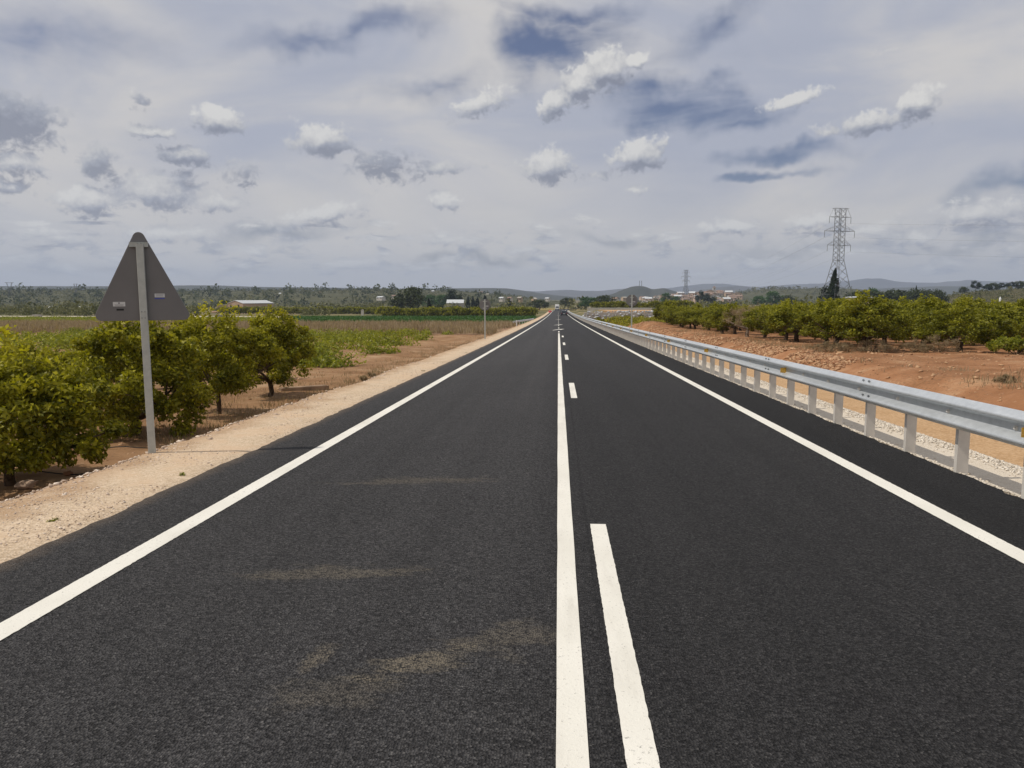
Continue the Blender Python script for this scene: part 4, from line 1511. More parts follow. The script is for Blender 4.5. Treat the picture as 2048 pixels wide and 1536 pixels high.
# left hillside: scrub, denser and taller along the crest
n = 6800
px = r_.uniform(-500, 1060, n); f = r_.random(n) ** .8
x, y, z = surf_on(R_LEFT, px, f)
k = fbm(x, y, .012) + .12 * r_.normal(size=n) > -.03
P = np.stack([x, y, z], -1)[k]
w = r_.lognormal(math.log(2.8), .4, len(P)).clip(1.2, 7)
far_scrub('hillside_scrub', P, w, w * r_.uniform(.55, 1.0, len(P)), 12, M_SCRUB, 1, .42)
n = 330
px = r_.uniform(-100, 960, n); x, y, z = surf_on(R_LEFT, px, r_.uniform(.9, 1.0, n))
w = r_.lognormal(math.log(3.8), .35, n).clip(2, 7)
far_scrub('crest_woodland', np.stack([x, y, z - .5], -1), w, w * r_.uniform(.7, 1.2, n), 26, M_WOODY, 2, .32)
n = 420
px = r_.uniform(-100, 1000, n); x, y, z = surf_on(R_LEFT, px, r_.uniform(.05, .85, n))
w = r_.lognormal(math.log(6), .35, n).clip(3, 11)
far_scrub('slope_woodland', np.stack([x, y, z - .5], -1), w, w * r_.uniform(.8, 1.3, n), 26, M_WOODY, 3, .32)
# the plain: scrub, orchards and hedges between the fields and the hills
n = 3000
y = 240 * (640 / 240) ** r_.random(n); px = r_.uniform(-100, 1080, n)
x = np.array([at(a, 600, b).x for a, b in zip(px, y)])
k = (fbm(x, y, .016) > .0) & ~((px > 395) & (px < 600) & (y < 400)) & ~((px > 740) & (px < 800) & (y < 262))
x, y = x[k], y[k]
w = r_.lognormal(math.log(3.4), .4, len(x)).clip(1.5, 8)
far_scrub('plain_scrub', np.stack([x, y, hgt(x, y) - .2], -1), w, w * r_.uniform(.5, .8, len(x)), 22, M_SCRUB, 4, .3)
n = 1500
y = 440 * (1300 / 440) ** r_.random(n); px = r_.uniform(1030, 1900, n)
x = np.array([at(a, 600, b).x for a, b in zip(px, y)])
k = fbm(x, y, .012) > -.1
x, y = x[k], y[k]
w = r_.lognormal(math.log(4.2), .4, len(x)).clip(2, 9)
far_scrub('plain_scrub', np.stack([x, y, hgt(x, y) - .2], -1), w, w * r_.uniform(.6, 1, len(x)), 22, M_SCRUB, 5, .3)
n = 1100
px = r_.uniform(1400, 1900, n); x, y, z = surf_on(R_MID, px, r_.random(n) ** .7)
k = fbm(x, y, .012) > -.1
w = r_.lognormal(math.log(4.5), .4, n).clip(2, 9)[k]
far_scrub('hillside_scrub', np.stack([x, y, z], -1)[k], w, w * .8, 14, M_SCRUB, 6, .4)
n = 1900
px = r_.uniform(1800, 2260, n); x, y, z = surf_on(R_HILL, px, r_.random(n) ** .8)
w = r_.lognormal(math.log(1.5), .45, n).clip(.6, 4)
far_scrub('hillside_scrub', np.stack([x, y, z - .1], -1), w, w * r_.uniform(.5, .9, n), 22, M_SCRUB, 7, .34)
# green scrub right of the road past the mound
n = 1500
y = r_.uniform(92, 150, n); x = r_.uniform(6.5, 42, n)
k = x > 6 + (y - 92) * -.02
w = r_.lognormal(math.log(.8), .35, n).clip(.35, 1.6)
far_scrub('verge_scrub', np.stack([x, y, hgt(x, y) - .05], -1), w, w * .7, 26, M_ORCH, 8, .3)

# ------------------------------------------------------------------ single far trees
def far_proto(name, seed, shape, n_cl, per, rc, L, m, th, tr, grp, cat='tree'):
    return make_tree(name, seed, shape, n_cl, per, rc, L, L * .7, m, M_BARK, th, tr, 4, 'x', cat, grp)


PROTO = {
    'round': ('broadleaf_tree', 200, (.5, .5, .14, 1.0), 46, 34, .17, .085, M_WOODY, .22, .03),
    'tall': ('columnar_tree', 201, (.17, .17, .03, 1.0), 60, 40, .08, .05, M_DARK, .15, .02),
    'pine': ('pine_tree', 202, (.42, .40, .38, 1.0), 34, 34, .15, .08, M_DARK, .5, .022),
    'poplar': ('poplar_tree', 203, (.32, .32, .10, 1.0), 36, 30, .14, .08, M_POPLAR, .2, .022),
    'fruit': ('citrus_tree', 204, (.68, .66, .08, 1.0), 30, 22, .24, .19, M_ORCH, .2, .05),
}
_first = {}


def far_tree(kind, px, py, Y, hpx, wscale, label, group, base=None):
    """Tree whose foot stands at photo column px and depth Y; its top reaches pixel row py - hpx."""
    x = at(px, py, Y).x
    z = base if base is not None else H(x, Y)
    top = at(px, py - hpx, Y).z
    h = max(top - z, 1.0)
    sc = (h * wscale, h * wscale, h)
    rz = random.uniform(0, 6.28)
    if kind not in _first:
        nm, sd, shp, ncl, per, rc, L, m, th, tr = PROTO[kind]
        t = make_tree(nm, sd, shp, ncl, per, rc, L, L * .7, m, M_BARK, th, tr, 4, label, 'tree', group)
        _first[kind] = t
        t.scale = sc
        t.rotation_euler = (0, 0, rz)
    else:
        t = copy_tree(_first[kind], (0, 0, 0), rz, sc, label, group)
    t.location = (x, Y, z - .1)
    return t


FT = 'single trees on the plain'
for a in [
    ('round', 822, 622, 330, 49, .95, 'big dark green tree, tallest of the plain left of the road, behind the citrus row'),
    ('round', 795, 618, 334, 27, 1.1, 'lower brownish tree leaning on the left side of the tallest dark tree'),
    ('tall', 858, 620, 300, 24, 1.0, 'slim brown columnar tree just right of the tallest dark tree'),
    ('round', 876, 622, 300, 14, 1.2, 'small dark round tree at the foot of the slim columnar tree'),
    ('poplar', 862, 612, 480, 22, 1.4, 'mid green tree behind the slim columnar tree'),
    ('poplar', 886, 608, 500, 18, 1.6, 'mid green tree between the tallest dark tree and the shed'),
    ('pine', 905, 604, 430, 22, 1.1, 'dark umbrella shaped pine right behind the pale roofed shed'),
    ('tall', 936, 606, 420, 14, .9, 'first dark cypress from the shed, right at its gable'),
    ('tall', 946, 607, 420, 14, 1.2, 'tallest dark cypress in the cluster beside the shed'),
    ('tall', 955, 607, 425, 12, 1.4, 'short wide cypress behind the round sign'),
    ('tall', 970, 605, 430, 14, 1.8, 'wide dark cypress whose top shows above the round sign'),
    ('tall', 1018, 606, 460, 10, 1.6, 'small dark conifer left of the road between the sign and the left edge line'),
    ('round', 1080, 610, 470, 11, 1.8, 'round green tree left of the road end'),
    ('round', 1136, 606, 520, 11, 1.2, 'small round tree above the black car'),
    ('poplar', 1172, 613, 420, 19, 1.5, 'tall green bush left of the big round tree, right of the road end'),
    ('poplar', 1184, 613, 425, 18, 1.3, 'green poplar beside the big round tree'),
    ('round', 1211, 609, 400, 19, 1.35, 'big dark round tree to the right of the road end'),
    ('poplar', 1331, 606, 620, 20, 1.2, 'dark green tree in front of the town houses'),
    ('poplar', 1352, 606, 640, 13, 1.5, 'low tree under the distant pylon in front of the town'),
    ('pine', 1402, 606, 600, 22, .9, 'pine with a tall thin top before the town church'),
    ('pine', 1416, 606, 590, 17, 1.3, 'wide pine right of the thin topped pine'),
    ('poplar', 1542, 606, 520, 23, 1.5, 'broad green tree midway between the town and the big pylon'),
    ('poplar', 1520, 606, 530, 14, 1.8, 'low tree left of the broad green one before the pale hill'),
    ('round', 1575, 603, 560, 13, 1.3, 'small dark tree between the broad green tree and the pylon'),
    ('pine', 1652, 602, 300, 26, .8, 'dark pine just left of the cypress in the pylon'),
    ('round', 1726, 598, 420, 17, 1.8, 'dark bushy tree right of the big pylon'),
    ('poplar', 1742, 596, 430, 19, 1.0, 'lighter tree beside the dark bushy one right of the pylon'),
    ('round', 1762, 598, 420, 13, 2.2, 'low wide dark tree second from the pylon'),
    ('round', 1788, 598, 410, 19, 1.7, 'wide flat topped dark tree in the middle of the right-hand tree line'),
    ('round', 1808, 598, 415, 15, 2.0, 'low dark tree beside the flat topped one'),
    ('round', 1829, 598, 400, 20, 1.0, 'dark tree with a thin spire, right-hand tree line'),
    ('round', 1854, 597, 400, 18, 1.0, 'bushy dark tree second from the right in the tree line'),
    ('round', 1875, 597, 400, 18, .7, 'small dark tree at the right end of the tree line'),
    ('tall', 1832, 588, 402, 16, .5, 'thin dark spire of a cypress in the right-hand tree line'),
]:
    far_tree(*a, FT)
# pines along the right-hand hill
for k, (px, hp, ws) in enumerate([(1925, 15, 1.1), (1951, 22, 1.1), (1972, 14, 1.4), (1985, 17, 1.3), (1999, 15, 1.4), (2020, 15, 1.5), (2036, 17, 1.2), (2056, 15, 1.4)]):
    x, y, z = surf_on(R_HILL, np.array([px]), np.array([.9]))
    pz = float(z[0])
    lab = ['first pine on the right-hand hill, lowest on its slope', 'tallest rounded pine on the right-hand hill', 'low pine right of the tallest rounded one', 'pine on the hill crest, third from the tallest',
           'wide pine in the middle of the hill crest group', 'flat pine near the right border on the hill crest', 'taller pine on the hill crest at the right border', 'pine at the very right border of the hill'][k]
    base_py = 768 - 0
    t = far_tree('pine' if k % 3 else 'round', px, 590, float(y[0]), 0, ws, lab, 'pines on the right-hand hill', base=pz)
    hh = hp * float(y[0]) / 1538
    t.scale = (hh * ws, hh * ws, hh)
    t.location.z = pz - .2
far_tree('tall', 1667, 600, 226, 62, .85, 'tall dark cypress standing inside the legs of the big pylon', FT)
# dark bush left of the barn
far_tree('round', 452, 617, 395, 17, 1.5, 'dark evergreen tree behind the flat shed left of the barn', FT)
far_tree('round', 470, 617, 400, 15, 1.3, 'dark evergreen between the flat shed and the barn gable', FT)
# citrus rows on the plain
G1, G2 = 'citrus row behind the green field', 'citrus row in front of the barn'
L1 = 'citrus tree in the dense row between the green field and the tallest dark tree'
L2 = 'citrus tree in the dark row below the barn, beyond the pale track'
for row, Y in enumerate((228, 233, 239)):
    for q, X in enumerate(np.arange(-52, -8.5, 2.7)):
        xx = X + random.uniform(-.3, .3)
        if row == 2 and q % 2: continue
        px_ = 1116 + xx / Y * 1538
        t = far_tree('fruit', px_, 630, Y + random.uniform(-.4, .4), 0, 1, L1, G1)
        hh = random.uniform(2.5, 3.2)
        t.scale = (hh * .95, hh * .95, hh)
for row, Y in enumerate((300, 306, 313)):
    for q, X in enumerate(np.arange(-131, -66, 3.1)):
        if row == 2 and q % 2: continue
        xx = X + random.uniform(-.3, .3)
        px_ = 1116 + xx / Y * 1538
        t = far_tree('fruit', px_, 630, Y + random.uniform(-.4, .4), 0, 1, L2, G2)
        hh = random.uniform(2.4, 3.0)
        t.scale = (hh * 1.05, hh * .95, hh)

# ------------------------------------------------------------------ buildings
M_TAN = mat('tan_wall', (.42, .31, .21), .9, scale=.6, var=.08)
M_WALLW = mat('white_wall', (.54, .50, .44), .9, scale=.6, var=.08)
M_WALLP = mat('pink_wall', (.50, .36, .27), .9, scale=.6, var=.1)
M_TILE = mat('roof_tile', (.27, .185, .14), .9, scale=1.2, var=.2)
M_SHADE = mat('dark_opening', (.02, .02, .02), .9, var=.1)
M_DOOR = mat('grey_door', (.30, .29, .27), .7, var=.1)


def house(name, x, y, z, w, d, h, rise, wallm, roofm, label, group=None, wins=(), rz=0.0, axis='y', cat='building', door=None):
    """Gabled building; ridge along y when axis is 'y' (gable to the viewer), else along x."""
    root = thing(name, (x, y, z), label, cat, group, rz)
    mb = MB()
    if axis == 'y':
        mb.prism([(-w / 2, -.5), (w / 2, -.5), (w / 2, h), (0, h + rise), (-w / 2, h)], 'y', -d / 2, d / 2)
        wall = mb.build('wall', wallm, root)
        mb = MB()
        o_, t_ = .3, .18
        for s in (-1, 1):
            e = rise / (w / 2)
            mb.prism([(0, h + rise + .02), (s * (w / 2 + o_), h - o_ * e + .02), (s * (w / 2 + o_), h - o_ * e + .02 + t_), (0, h + rise + .02 + t_)], 'y', -d / 2 - .2, d / 2 + .2)
        mb.build('roof', roofm, root)
    else:
        mb.prism([(-d / 2, -.5), (d / 2, -.5), (d / 2, h), (0, h + rise), (-d / 2, h)], 'x', -w / 2, w / 2)
        wall = mb.build('wall', wallm, root)
        mb = MB()
        for s in (-1, 1):
            e = rise / (d / 2)
            mb.prism([(0, h + rise + .02), (s * (d / 2 + .3), h - .3 * e + .02), (s * (d / 2 + .3), h - .3 * e + .2), (0, h + rise + .2)], 'x', -w / 2 - .2, w / 2 + .2)
        mb.build('roof', roofm, root)
    for (wx, wz, ww, wh) in wins:
        mb = MB(); mb.box(wx - ww / 2, wx + ww / 2, -d / 2 - .06, -d / 2 + .1, wz, wz + wh); mb.build('window', M_SHADE, root)
    if door:
        mb = MB(); mb.box(door[0] - door[2] / 2, door[0] + door[2] / 2, -d / 2 - .05, -d / 2 + .1, 0, door[3]); mb.build('door', M_DOOR, root)
    return root


def gz(px, Y, py=600):
    p = at(px, py, Y)
    return p.x, H(p.x, Y)


# barn with its lower annex
x, z = gz(502, 380)
sc_ = 380 / 1538
bz = at(502, 618, 380).z
house('barn', x, 380, bz, 36 * sc_, 24, 11.5 * sc_, 5.5 * sc_, M_TAN, M_ROOFG, 'tan gabled barn with a pale roof and two small dark windows', None,
      wins=[(-2.6, 1.2, 1.0, 1.1), (1.9, 1.2, 1.0, 1.1)], rz=R(-16), door=(-.2, 0, .6, 2.2))
x2, _ = gz(460, 384)
root = thing('annex', (x2, 386, bz), 'low flat tan shed attached left of the barn', 'building')
mb = MB(); mb.box(-6.2, 4.2, -4, 4, -.5, 2.0); mb.build('wall', M_TAN, root)
mb = MB(); mb.add([(-6.4, -4.2, 2.0), (4.4, -4.2, 2.3), (4.4, 4.2, 2.3), (-6.4, 4.2, 2.0), (-6.4, -4.2, 2.15), (4.4, -4.2, 2.45), (4.4, 4.2, 2.45), (-6.4, 4.2, 2.15)],
                  [(0, 3, 2, 1), (4, 5, 6, 7), (0, 1, 5, 4), (1, 2, 6, 5), (2, 3, 7, 6), (3, 0, 4, 7)]); mb.build('roof', M_ROOFG, root)
# hut, boxes
p = at(773, 622, 255)
root = thing('hut', (p.x, 255, H(p.x, 255)), 'small grey block hut with a round dark window beside the citrus row', 'hut')
zt = at(773, 613, 255).z - H(p.x, 255)
mb = MB(); mb.box(-1.75, 1.75, -1.4, 1.4, -.3, zt); mb.build('wall', M_CONC, root)
mb = MB(); mb.box(-1.85, 1.85, -1.5, 1.5, zt + .002, zt + .14); mb.build('roof', M_CONC, root)
mb = MB(); mb.tube([(-.2, -1.43, zt - .6), (-.2, -1.38, zt - .6)], .24, 12); mb.build('window', M_SHADE, root)
p = at(725, 630, 262)
root = thing('utility_box', (p.x, 262, H(p.x, 262)), 'small pale utility box left of the grey hut, at the end of the dark row', 'box')
zt = at(725, 620, 262).z - H(p.x, 262)
mb = MB(); mb.box(-.42, .42, -.35, .35, -.2, zt); mb.build('body', M_WALLW, root)
mb = MB(); mb.prism([(-.48, zt + .002), (.48, zt + .002), (0, zt + .22)], 'y', -.4, .4); mb.build('roof', M_CONC, root)
p = at(443, 642, 203)
root = thing('concrete_box', (p.x, 203, H(p.x, 203)), 'square pale concrete well box beside the pale track, right of the triangular sign', 'box')
zt = at(443, 630, 203).z - H(p.x, 203)
mb = MB(); mb.box(-1.1, 1.1, -.9, .9, -.2, zt); mb.build('wall', M_CONC, root)
mb = MB(); mb.box(-1.18, 1.18, -.98, .98, zt + .002, zt + .12); mb.build('lid', M_CONC, root)
p = at(75, 638, 215)
root = thing('concrete_box', (p.x, 215, H(p.x, 215)), 'square pale concrete well box in the field at the far left', 'box')
zt = at(75, 632, 215).z - H(p.x, 215)
mb = MB(); mb.box(-.9, .9, -.9, .9, -.2, max(zt, .6)); mb.build('wall', M_CONC, root)
mb = MB(); mb.box(-.97, .97, -.97, .97, max(zt, .6) + .002, max(zt, .6) + .12); mb.build('lid', M_CONC, root)
# pale roofed shed behind the citrus row
x, z = gz(911, 405)
zb = at(911, 606, 405).z
house('shed', x, 405, z, 33 * 405 / 1538, 6, zb - z, 1.6, M_CONC, M_ROOFG, 'long shed with a pale grey pitched roof below the umbrella pine', rz=R(3), axis='x', cat='shed', wins=[(-2, .8, .8, .8)])
x, z = gz(897, 380)
root = thing('awning', (x, 380, z), 'low open lean-to with a yellowish roof left of the pale roofed shed', 'shed')
zt = at(897, 609.5, 380).z - z
mb = MB(); mb.box(-1.8, 1.8, -1.5, 1.5, zt - .25, zt); mb.build('roof', mat('yellow_sheet', (.42, .38, .10), .7, var=.1), root)
for sx in (-1.6, 1.6):
    for sy in (-1.3, 1.3):
        mb = MB(); mb.box(sx - .1, sx + .1, sy - .1, sy + .1, -.3, zt - .252); mb.build('post', M_CONC, root)
# greenhouses at the far left
for px, hw, lab in ((117, 19, 'longer white plastic greenhouse tunnel under the left hillside'), (164, 12, 'shorter white plastic greenhouse tunnel under the left hillside, nearer the sign')):
    x, z = gz(px, 540)
    w = hw * 2 * 540 / 1538
    zb = at(px, 617.5, 540).z
    zt = at(px, 612.5, 540).z
    root = thing('greenhouse', (x, 540, zb), lab, 'greenhouse')
    hh = zt - zb
    mb = MB(); mb.prism([(-4 * math.cos(a), hh * math.sin(a)) for a in np.linspace(0, math.pi, 12)], 'x', -w / 2, w / 2); mb.build('tunnel', M_FACE, root)
    mb = MB(); mb.box(-w / 2 - .2, w / 2 + .2, -4.1, 4.1, -1.5, -.01); mb.build('base', M_CONC, root)

# houses dotted over the plain and the hillside
HG = 'houses far off'
HL = [(762, 598, 700, 16, 'white house front left of the tallest dark tree'), (790, 596, 720, 12, 'white house hidden behind the tallest dark tree'), (838, 590, 900, 7, 'pale house on the hillside above the tallest dark tree'),
      (866, 585, 950, 6, 'small pale house high on the hillside'), (962, 587, 1050, 8, 'pale house on the hillside above the cypresses'), (975, 592, 1000, 7, 'pale house lower on the hillside, above the round sign'),
      (1004, 600, 640, 10, 'pinkish house right of the round sign'), (1020, 601, 620, 9, 'white house between the round sign and the road'), (1040, 601, 650, 9, 'white house nearest the road end on the left'),
      (560, 590, 900, 5, 'pale house on the hillside right of the barn'), (640, 588, 950, 5, 'pale house on the hillside farther right of the barn'), (1068, 604, 560, 8, 'grey house left of the road end behind the trees'),
      (1095, 600, 800, 9, 'pale farmhouse straight behind the road end'), (1230, 603, 520, 12, 'white house right of the big round tree'), (1248, 599, 900, 11, 'pale house above the octagonal sign')]
for k, (px, py, Y, wp, lab) in enumerate(HL):
    p = at(px, py, Y)
    u = Y / 1538
    z = max(p.z - 1.0, H(p.x, Y))
    if p.z < z + 2: p.z = z + 2
    house('house', p.x, Y, z, wp * u * .8, 6, 2.5 + .3 * (k % 3), .9, [M_WALLW, M_WALLW, M_TAN][k % 3], [M_ROOFG, M_TILE, M_CONC][k % 3], lab, HG, wins=[(-wp * u * .25, 1.5, .9, 1.1), (wp * u * .25, 1.5, .9, 1.1)], axis='x', cat='house', rz=R(random.uniform(-25, 25)))
# town at the foot of the distant mountains
TG = 'town houses'
TL = 'one of the crowded pale and terracotta houses of the distant town'
tr = np.random.default_rng(9)
town_spots = []
for k in range(62):
    px = tr.uniform(1285, 1480)
    top = 588 - 6 * math.exp(-((px - 1425) / 45) ** 2) + (3 if px < 1330 else 0)
    town_spots.append((px, tr.uniform(top, 600), tr.uniform(900, 1180)))
town_spots.sort(key=lambda a: -a[2])
ridge('hill', 1240, [(1230, 606), (1280, 600), (1330, 594), (1400, 589), (1440, 588), (1480, 593), (1530, 602)], 420, M_RA, seed=12, rough=.02)
R_TOWN = RIDGES[-1]
proto_h = []
for k, (px, py, Y) in enumerate(town_spots):
    f = 1 - (1240 - Y) / 420
    x, y, z = surf_on(R_TOWN, np.array([px]), np.array([f]))
    w = tr.uniform(6, 11); h = tr.uniform(3, 5.5)
    if k < 9:
        o = house('town_house', float(x[0]), float(y[0]), float(z[0]) - .5, w, 8, h, 1.6, [M_WALLW, M_WALLP, M_TAN][k % 3], [M_TILE, M_TILE, M_ROOFG][(k // 3) % 3], TL, TG,
                  wins=[(-w * .28, h * .55, 1.0, 1.3), (w * .28, h * .55, 1.0, 1.3), (0, h * .2, 1.0, 1.9)], axis='x' if k % 2 else 'y', cat='house', rz=R(tr.uniform(-20, 20)))
        proto_h.append(o)
    else:
        copy_tree(proto_h[k % 9], (float(x[0]), float(y[0]), float(z[0]) - .5), R(tr.uniform(-25, 25)), (tr.uniform(.8, 1.2), 1, tr.uniform(.8, 1.2)), TL, TG)
x, y, z = surf_on(R_TOWN, np.array([1428.0]), np.array([.9]))
root = thing('church_tower', (float(x[0]), float(y[0]), float(z[0]) - 1), 'slim pale church tower rising over the distant town', 'tower')
mb = MB(); mb.box(-2, 2, -2, 2, 0, 11); mb.build('shaft', M_WALLW, root)
mb = MB(); mb.add([(-2.2, -2.2, 11.01), (2.2, -2.2, 11.01), (2.2, 2.2, 11.01), (-2.2, 2.2, 11.01), (0, 0, 13.5)], [(0, 3, 2, 1), (0, 1, 4), (1, 2, 4), (2, 3, 4), (3, 0, 4)]); mb.build('roof', M_TILE, root)
mb = MB(); mb.box(-.5, .5, -2.05, -1.9, 8, 10); mb.build('opening', M_SHADE, root)
# long white warehouse right of the pylon and a white hut on the hill
x, z = gz(1718, 300)
zt = at(1718, 593, 300).z
root = thing('warehouse', (x, 300, z), 'long low pale warehouse just right of the big pylon, behind the orchard', 'building')
mb = MB(); mb.box(-4.2, 4.2, -4, 4, -.4, zt - z - .5); mb.build('wall', M_TAN, root)
mb = MB(); mb.prism([(-4.3, zt - z - .498), (4.3, zt - z - .498), (4.3, zt - z - .3), (0, zt - z), (-4.3, zt - z - .3)], 'x', -4.4, 4.4); mb.build('roof', M_ROOFG, root)
xh, yh, zh = surf_on(R_HILL, np.array([2001.0]), np.array([.42]))
root = thing('water_tank', (float(xh[0]), float(yh[0]), float(zh[0])), 'tiny white pointed post on the scrub hill at the right', 'post')
mb = MB(); mb.tube([(0, 0, -.5), (0, 0, 1.6), (0, 0, 2.6)], [.55, .5, .08], 10); mb.build('shaft', M_FACE, root)
mb = MB(); mb.box(-.7, .7, -.7, .7, -.6, -.1); mb.build('base', M_CONC, root)

# dry-stone rubble wall and low pale walls right of the road
def stone_wall(name, x0, x1, Y, h, label, m, per=.5, thick=.8, slope=0.0):
    r = np.random.default_rng(int(Y))
    n = int((x1 - x0) / per * h / per * 2.2)
    x = r.uniform(x0, x1, n)
    zz = r.random(n)
    y = Y + slope * (x - x0) + r.uniform(-thick / 2, thick / 2, n) * (1.2 - zz) + zz * thick * .5
    s = per * r.uniform(.35, .8, n)
    root = thing(name, (0, 0, 0), label, 'wall')
    o = stones('stones', np.stack([x, y, zr(y) + .02 + zz * h], -1), s, m, .75)
    del o['kind']
    o.parent = root
    mb = MB(); mb.box(x0, x1, Y + .05, Y + thick, float(zr(Y)) - .4, float(zr(Y)) + h * .85); mb.build('core', M_CONC, root)
    return root


x0, x1 = at(1168, 625, 152).x, at(1330, 625, 152).x
stone_wall('stone_wall', x0, x1, 151.6, 1.55, 'grey rubble stone wall right of the road, behind the green scrub and the octagonal sign', M_GST, .5, 1.2)
x0, x1 = at(1175, 620, 222).x, at(1335, 620, 222).x
root = thing('low_wall', (0, 0, 0), 'long low white wall right of the road beyond the rubble stone wall', 'wall')
zb = -1.85; zt = at(1250, 616.6, 222).z
mb = MB(); mb.box(x0, x1, 222, 222.35, zb - .6, zt); mb.build('body', M_WALLW, root)
mb = MB(); mb.box(x0, x1, 221.95, 222.4, zt + .002, zt + .12); mb.build('coping', M_FACE, root)
xa = at(1000, 615, 480).x; xb = at(1140, 615, 480).x
patch('ochre_field', lambda y: xa + 0 * y, lambda y: xb + 14 + 0 * y, 440, 545, .10, M_OCHRE, 30, 12, follow=False)
patch('tan_field', lambda y: 9 + 0 * y, lambda y: 55 + 0 * y, 158, 218, .06, M_TRACK, 20, 20)
patch('tan_field', lambda y: -.46 * y, lambda y: -.33 * y, 325, 372, .25, M_DFLD, 20, 10)
# citrus hedge beyond the low wall
G3 = 'orchard trees beyond the low white wall'
for q, X in enumerate(np.arange(12, 42, 3.0)):
    t = far_tree('fruit', 1116 + X / 236 * 1538, 620, 236 + random.uniform(-1, 1), 0, 1, 'orchard tree in the row behind the low white wall right of the road', G3)
    hh = random.uniform(2.2, 3); t.scale = (hh, hh, hh)

# ------------------------------------------------------------------ pylons and lines
M_STEEL = mat('pylon_steel', (.16, .165, .17), .6, .3, var=.15)
ARMS = [(25.7, 3.55), (21.75, 4.95), (17.8, 3.85)]


def pylon(loc, rz, label, group, thick=.115):
    root = thing('pylon', loc, label, 'pylon', group, rz)
    zb = loc[2]
    lev = [(-.3, 3.5), (13.5, 1.05), (28.1, 1.0)]
    def half(z):
        return float(np.interp(z, [a for a, _ in lev], [b for _, b in lev]))
    mb = MB()
    tube = lambda a, b, r=thick / 2: mb.tube([a, b], r, 4, False)
    for sx in (-1, 1):
        for sy in (-1, 1):
            for (a, b) in zip(lev, lev[1:]):
                tube((sx * a[1], sy * a[1], a[0]), (sx * b[1], sy * b[1], b[0]), thick * .62)
    zs = [0, 3.8, 6.8, 9.2, 11.3, 13.5] + list(np.arange(15, 28.2, 1.45))
    for i, (a, b) in enumerate(zip(zs, zs[1:])):
        ha, hb = half(a), half(b)
        for (ux, uy) in (((-1, -1), (1, -1)), ((1, -1), (1, 1)), ((1, 1), (-1, 1)), ((-1, 1), (-1, -1))):
            tube((ux[0] * ha, ux[1] * ha, a), (uy[0] * hb, uy[1] * hb, b), thick * .3)
            tube((uy[0] * ha, uy[1] * ha, a), (ux[0] * hb, ux[1] * hb, b), thick * .3)
            if i in (1, 5):
                tube((ux[0] * ha, ux[1] * ha, a), (uy[0] * ha, uy[1] * ha, a), thick * .4)
    mb.build('tower', M_STEEL, root)
    for z, hw in ARMS:
        mb = MB()
        for s in (-1, 1):
            for sy in (-1, 1):
                mb.tube([(s * 1, sy, z), (s * hw, 0, z)], thick * .42, 4)
                if z < 24:
                    mb.tube([(s * 1, sy, z + 1.5), (s * hw, 0, z + .05)], thick * .3, 4)
                    mb.tube([(s * (1 + hw) / 2, sy * .5, z), (s * (1 + hw) * .42, sy * .55, z + .95)], thick * .25, 4)
        mb.tube([(-hw, 0, z), (hw, 0, z)], thick * .42, 4)
        mb.build('crossarm', M_STEEL, root)
        for s in (-1, 1):
            mb = MB(); mb.tube([(s * hw, 0, z), (s * hw, 0, z - 1.75)], .06, 6); mb.build('insulator', M_STEEL, root)
    mb = MB()
    for sy in (-1, 1):
        mb.tube([(-2.3, sy * .6, 28.1), (2.3, sy * .6, 28.1)], thick * .42, 4)
    for s in (-1, 1):
        mb.tube([(s * 2.3, 0, 28.1), (s * 3.55, 0, 25.7)], thick * .32, 4)
        mb.tube([(s * 2.3, 0, 28.1), (s * 1.0, 0, 25.7)], thick * .32, 4)
        mb.tube([(s * 2.3, -.6, 28.1), (s * 2.3, .6, 28.1)], thick * .32, 4)
    mb.build('top_frame', M_STEEL, root)
    return root


PX1 = at(1673, 600, 228)
z1 = at(1673, 417, 228).z - 28.1
p1 = pylon((PX1.x, 228, z1), R(18), 'tall lattice power pylon with three pairs of arms, above the right-hand orchard', 'power pylons')
PX2 = at(1371, 600, 735)
z2 = at(1371, 540, 735).z - 28.1
p2 = pylon((PX2.x, 735, z2), R(18), 'distant lattice pylon between the town and the mountains', 'power pylons', .17)


def wire(a, b, sag, label, r=.022):
    P = []
    a, b = Vector(a), Vector(b)
    for k in range(41):
        t = k / 40
        q = a.lerp(b, t)
        q.z -= 4 * sag * t * (1 - t)
        P.append(q)
    mb = MB(); mb.tube(P, r, 4)
    return tag(mb.build('power_line', M_STEEL), label, 'power line', 'power lines strung between pylons')


def tip(px_loc, rz, z, s, hw):
    c, sn = math.cos(rz), math.sin(rz)
    return (px_loc[0] + s * hw * c, px_loc[1] + s * hw * sn, px_loc[2] + z - 1.75)


A1, A2 = (PX1.x, 228, z1), (PX2.x, 735, z2)
A3 = (PX1.x + 260, 228 - 170, -2)
names = ['top', 'middle', 'bottom']
for (z, hw), nm in zip(ARMS, names):
    for s in (-1, 1):
        side = 'left' if s < 0 else 'right'
        wire(tip(A1, R(18), z, s, hw), tip(A2, R(18), z, s, hw), 9, f'power line from the {nm} {side} arm of the tall pylon toward the distant one', .010)
        wire(tip(A1, R(18), z, s, hw), tip(A3, R(18), z, s, hw), 6, f'power line from the {nm} {side} arm of the tall pylon past the right border', .0065)

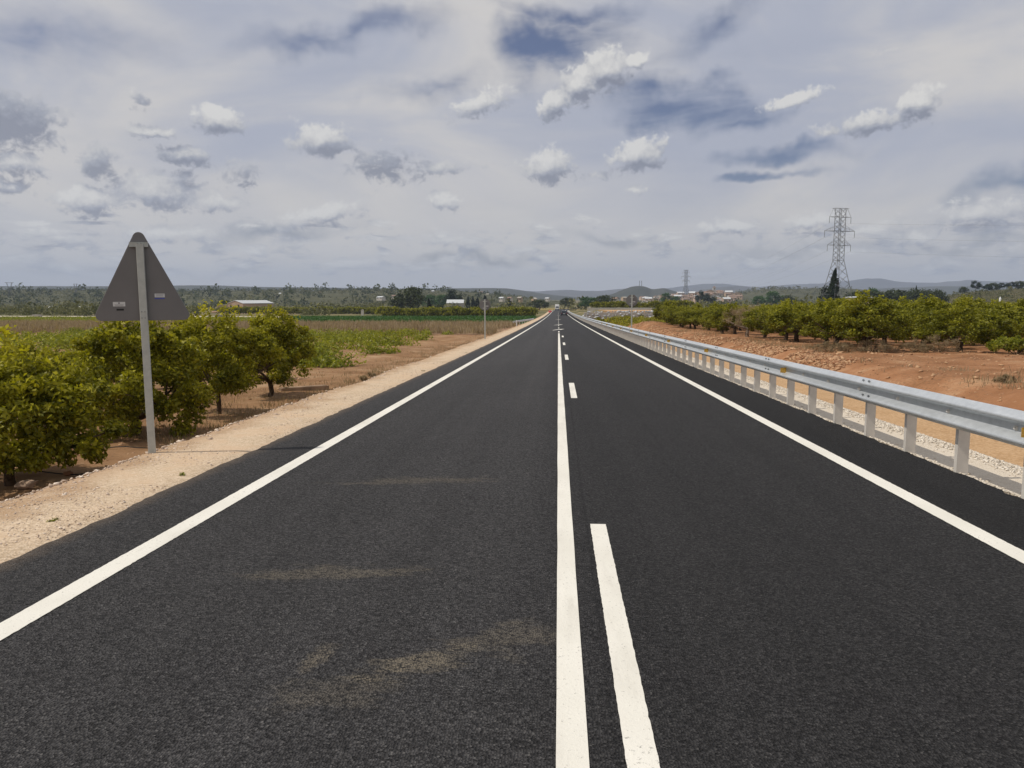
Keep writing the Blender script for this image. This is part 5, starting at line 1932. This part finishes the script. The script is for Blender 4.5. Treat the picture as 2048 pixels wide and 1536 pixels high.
# Y-shaped pylons far left
for px, pyt, Y, lab in ((20, 565, 820, 'far lattice pylon with a wide flat head at the left border'), (152, 568, 880, 'far lattice pylon with a V-shaped head left of the triangular sign')):
    p = at(px, 590, Y)
    zt = at(px, pyt, Y).z
    u = Y / 1538
    z0 = zt - 22
    root = thing('pylon', (p.x, Y, z0), lab, 'pylon', 'power pylons')
    wv = (9 if px == 20 else 4.5) * u
    mb = MB()
    for s in (-1, 1):
        for d in (-.5, .5):
            mb.tube([(s * 2.4, d * 4, 0), (s * .8, d, 13), (s * wv * .62, d, 22)], .16, 4)
            mb.tube([(s * .8, d, 13), (-s * .8, d, 14.5)], .1, 4)
        for k in range(6):
            z_ = 13 * k / 6
            w_ = 2.4 - 1.6 * k / 6
            mb.tube([(s * w_, -.5, z_), (-s * (w_ - .27), -.5, z_ + 13 / 6)], .08, 4)
    mb.build('tower', M_STEEL, root)
    mb = MB(); mb.tube([(-wv * 1.05, 0, 22), (wv * 1.05, 0, 22)], .2, 4); mb.tube([(-wv, 0, 22), (-wv * .6, 0, 20.6), (wv * .6, 0, 20.6), (wv, 0, 22)], .1, 4); mb.build('crossarm', M_STEEL, root)
# antenna masts on the dark cone hill
for px, top, lab in ((1279, 561, 'thin antenna mast on the dark cone hill, left of the pair'), (1283, 561, 'thin antenna mast on the dark cone hill, right of the pair')):
    p = at(px, 575, 2300)
    h = at(px, top, 2300).z - p.z
    root = thing('antenna_mast', (p.x, 2300, p.z - 1), lab, 'antenna', 'antenna masts')
    mb = MB(); mb.tube([(0, 0, -3), (0, 0, h + 1)], [.8, .5], 5); mb.build('mast', M_STEEL, root)
    mb = MB()
    for k in (.45, .7, .9):
        mb.box(-1.2, 1.2, -.4, .4, h * k, h * k + 1.2)
    mb.build('antenna_panels', M_STEEL, root)

# ------------------------------------------------------------------ air
HZ = MB()
HZ.box(-9900, 9900, -200, 9900, -14, 330)
hz = HZ.build('haze', None)
m, g, out = mat_new('haze_air')
vol = g.node('ShaderNodeVolumePrincipled', {'Color': (.66, .78, 1.0, 1), 'Density': 1.5e-4, 'Anisotropy': .1})
g.put(out.inputs['Volume'], vol.outputs[0])
hz.data.materials.append(m)
tag(hz, kind='stuff')
hz.display_type = 'WIRE'

S.cycles.volume_bounces = 0
S.cycles.max_bounces = 6
S.cycles.diffuse_bounces = 3
S.cycles.glossy_bounces = 2
S.cycles.transmission_bounces = 2
S.cycles.transparent_max_bounces = 4
S.cycles.use_denoising = True
